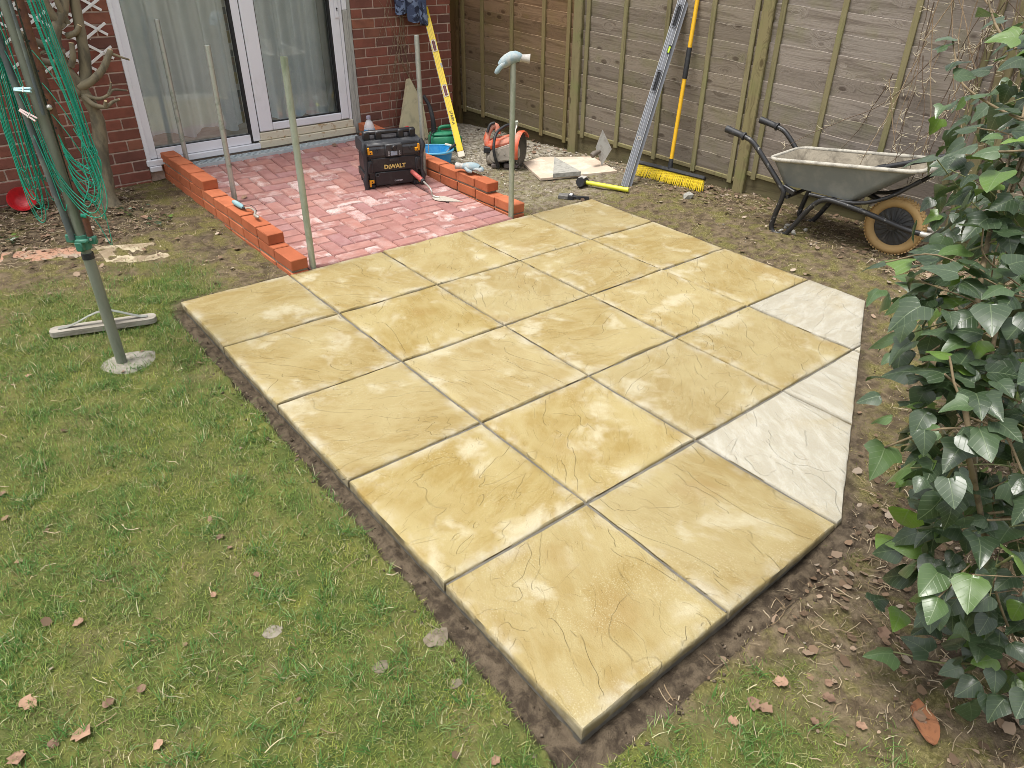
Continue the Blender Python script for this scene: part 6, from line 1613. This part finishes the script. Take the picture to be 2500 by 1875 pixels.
flakes(x, y, NR.uniform(.015, .05, n), pal(n, [(.24, .16, .11), (.34, .27, .21), (.17, .115, .08)], [.4, .3, .3]), 'dead leaves drifted along the foot of the fence')
# crumbs of soil in the trench and on the lawn edge
def crumbs(x, y, s, cols, label, name, cat):
    n = len(x); z = gz(x, y); oc = np.array([(1, 0, 0), (-1, 0, 0), (0, 1, 0), (0, -1, 0), (0, 0, 1), (0, 0, -1)], float); V = []
    for k in range(6):
        d_ = oc[k]*s[:, None]*NR.uniform(.6, 1.2, (n, 1)) + NR.uniform(-.25, .25, (n, 3))*s[:, None]; V.append(np.stack([x, y, z+s*.3], -1)+d_)
    V = np.stack(V, 1).reshape(-1, 3); b = np.arange(n)*6; tri = [(0, 2, 4), (2, 1, 4), (1, 3, 4), (3, 0, 4), (2, 0, 5), (1, 2, 5), (3, 1, 5), (0, 3, 5)]
    F3 = np.concatenate([np.stack([b+i, b+j, b+k], -1) for i, j, k in tri]); return sheet_attr(name, V, F3, np.repeat(cols, 6, axis=0), M['litter'], label, cat)
x, y = scatter(16000, -.16, 1.3, -3.25, .05, lambda x, y: np.where((patio_d(x, y) > .004) & (patio_d(x, y) < .13), .55, 0)); n = len(x)
crumbs(x, y, NR.uniform(.0015, .010, n)*NR.rand(n), pal(n, [(.065, .05, .035), (.11, .085, .06), (.17, .135, .10)], [.4, .35, .25]), 'crumbled soil in the trench round the patio edge', 'soil_crumbs', 'soil')
x, y = scatter(7000, .2, 4.2, -3.6, 2.2, lambda x, y: np.where(patio_d(x, y) < .02, 0, .35)*np.where((x > .6) & (x < 2.43) & (y > -.02), 0, 1)); n = len(x)
crumbs(x, y, NR.uniform(.001, .007, n)*NR.rand(n)**.5, pal(n, [(.26, .21, .15), (.18, .14, .09), (.40, .36, .29)], [.4, .35, .25]), 'small stones and crumbs scattered on the earth', 'grit', 'stones')

# fallen leaves that can be told apart on the lawn
def dead_leaf(x, y, s, rz, tilt, label, group=None, long=False, mat=None):
    h = [(0, 0), (.10, .07), (.17, .2), (.20, .36), (.21, .5), (.19, .64), (.15, .78), (.08, .92), (0, 1)] if long else [(0, 0), (.22, .08), (.42, .28), (.30, .42), (.45, .62), (.22, .80), (0, 1)]
    vs = []; fs = []; n = len(h)
    for k, (hx_, hy_) in enumerate(h):
        for q_ in (-1, -.66, -.33, 0, .33, .66, 1):
            xx = hx_*q_; rip = (.030*math.sin(hy_*50-abs(q_)*5) if long else .03*math.sin(hy_*14+q_*3)); zz = .55*xx*xx+.12*(hy_-.5)**2+rip*abs(q_)
            vs.append((xx*s, (hy_-.5)*s, zz*s))
    for k in range(n-1):
        for j in range(6): fs.append((k*7+j, k*7+j+1, (k+1)*7+j+1, (k+1)*7+j))
    me = mesh_from('fallen_leaf', vs, fs, 60); W = Matrix.Translation((x, y, gzf(x, y)+.010)) @ Matrix.Rotation(rz, 4, 'Z') @ Matrix.Rotation(tilt, 4, 'X')
    o = link('fallen_leaf', me, mat or M['deadleaf'], None, W); return tag(o, label, 'leaf', group)
dead_leaf(.726, -3.575, .15, 2.2, .12, 'large ribbed coppery brown leaf on the ground under the ivy', long=True, mat=pm('coppery_leaf', (.30, .125, .055), .7, c2=(.17, .07, .035), scale=30, bmp=.4))
rl = random.Random(3)
for x_, y_, s_ in ((-.986, -1.534, .026), (-.455, -1.808, .03), (-.424, -2.038, .026), (-.558, -2.032, .022), (-.897, -1.901, .034), (-.817, -2.228, .03), (-.895, -2.222, .034), (-1.054, -2.097, .05), (-.968, -2.271, .06), (-1.104, -2.242, .05), (-1.028, -2.257, .03), (-.205, -2.959, .03), (-.831, -2.416, .03), (-.753, -.32, .03), (-.974, -1.143, .035), (-.419, -.525, .02), (-.448, -1.871, .02)):
    dead_leaf(x_, y_, s_*.95, rl.uniform(0, 6), rl.uniform(-.4, .4), 'small brown dead leaf lying on the lawn', 'dead leaves on the lawn')
for i in range(14):
    x_, y_ = rl.uniform(.15, 1.0), rl.uniform(-3.62, -3.25)
    dead_leaf(x_, y_, rl.uniform(.022, .045), rl.uniform(0, 6), rl.uniform(-.4, .4), 'curled dead leaf on the earth in front of the ivy', 'dead leaves by the ivy')
for i in range(16):
    x_, y_ = rl.uniform(-.65, .25), rl.uniform(1.15, 1.95)
    dead_leaf(x_, y_, rl.uniform(.04, .07), rl.uniform(0, 6), rl.uniform(-.4, .4), 'dead leaf in the bed under the pruned tree', 'dead leaves under the tree')
for x_, y_ in ((3.02, 1.95), (3.5, 1.2), (.87, 1.28), (1.95, 2.0), (.52, .55)):
    z_ = 0; o = dead_leaf(x_, y_, .05, rl.uniform(0, 6), .3, 'stray dead leaf lying by the building work', 'stray dead leaves')
    if .7 < x_ < 2.3 and y_ > 0: o.location.z = rampz(x_, y_)+.008
for i, (x_, y_, s_, lb_) in enumerate(((-.114, -2.567, .050, 'largest crumbly clod of pale soil on the lawn beside the trench'), (-.290, -2.555, .030, 'small flat clod of dry soil on the lawn'), (-.471, -2.261, .034, 'flat oval stone lying in the grass left of the patio'), (-.155, -2.72, .022, 'little soil clod on the lawn near the front slab corner'))):
    rock('soil_clod' if i != 2 else 'flat_stone', lb_, 'clod' if i != 2 else 'stone', gpt(x_, y_, .001), (s_*.85, s_*.65, s_*.16), M['clod'] if i != 2 else M['pebble'], i+5)
for i in range(10):
    x_, y_ = rl.uniform(3.12, 3.9), rl.uniform(-1.6, 1.2)
    rock('pebble', 'small pale pebble on the earth between the patio and the fence', 'pebble', gpt(x_, y_, .003), (rl.uniform(.008, .018), rl.uniform(.008, .014), .008), M['pebble'], i+30, 'pebbles right of the patio', 1)
for i in range(7):
    x_, y_ = 3.66+rl.uniform(-.09, .1), -1.30+rl.uniform(-.10, .06)
    rock('rubble', 'small grey rubble lump at the feet of the wheelbarrow', 'stone', gpt(x_, y_, .006), (rl.uniform(.014, .03), rl.uniform(.012, .022), .012), M['stonegrey'], i+50, 'rubble by the wheelbarrow', 1)
# small leafy weeds in the bed
for i, (x_, y_, n, lb_) in enumerate(((-.62, 1.35, 16, 'low green weed at the left edge under the washing line'), (.20, 1.50, 12, 'small ivy seedling at the foot of the pruned tree'), (.26, 1.22, 14, 'trailing green weed between the tree and the brick wall'))):
    wd = thing('weed', lb_, 'plant', gpt(x_, y_))
    for _ in range(n):
        p = gpt(x_+rl.uniform(-.10, .10), y_+rl.uniform(-.08, .08), rl.uniform(.012, .04)); s_ = rl.uniform(.02, .035)
        Mx_ = basis((rl.uniform(-1, 1), rl.uniform(-1, 1), -.2), z=(rl.uniform(-.4, .4), rl.uniform(-.4, .4), 1), loc=p) @ Matrix.Scale(s_, 4)
        o = link('leaf', LV[rl.randrange(9)].copy() if False else LV[rl.randrange(9)], M['leaf'], wd, Mx_)
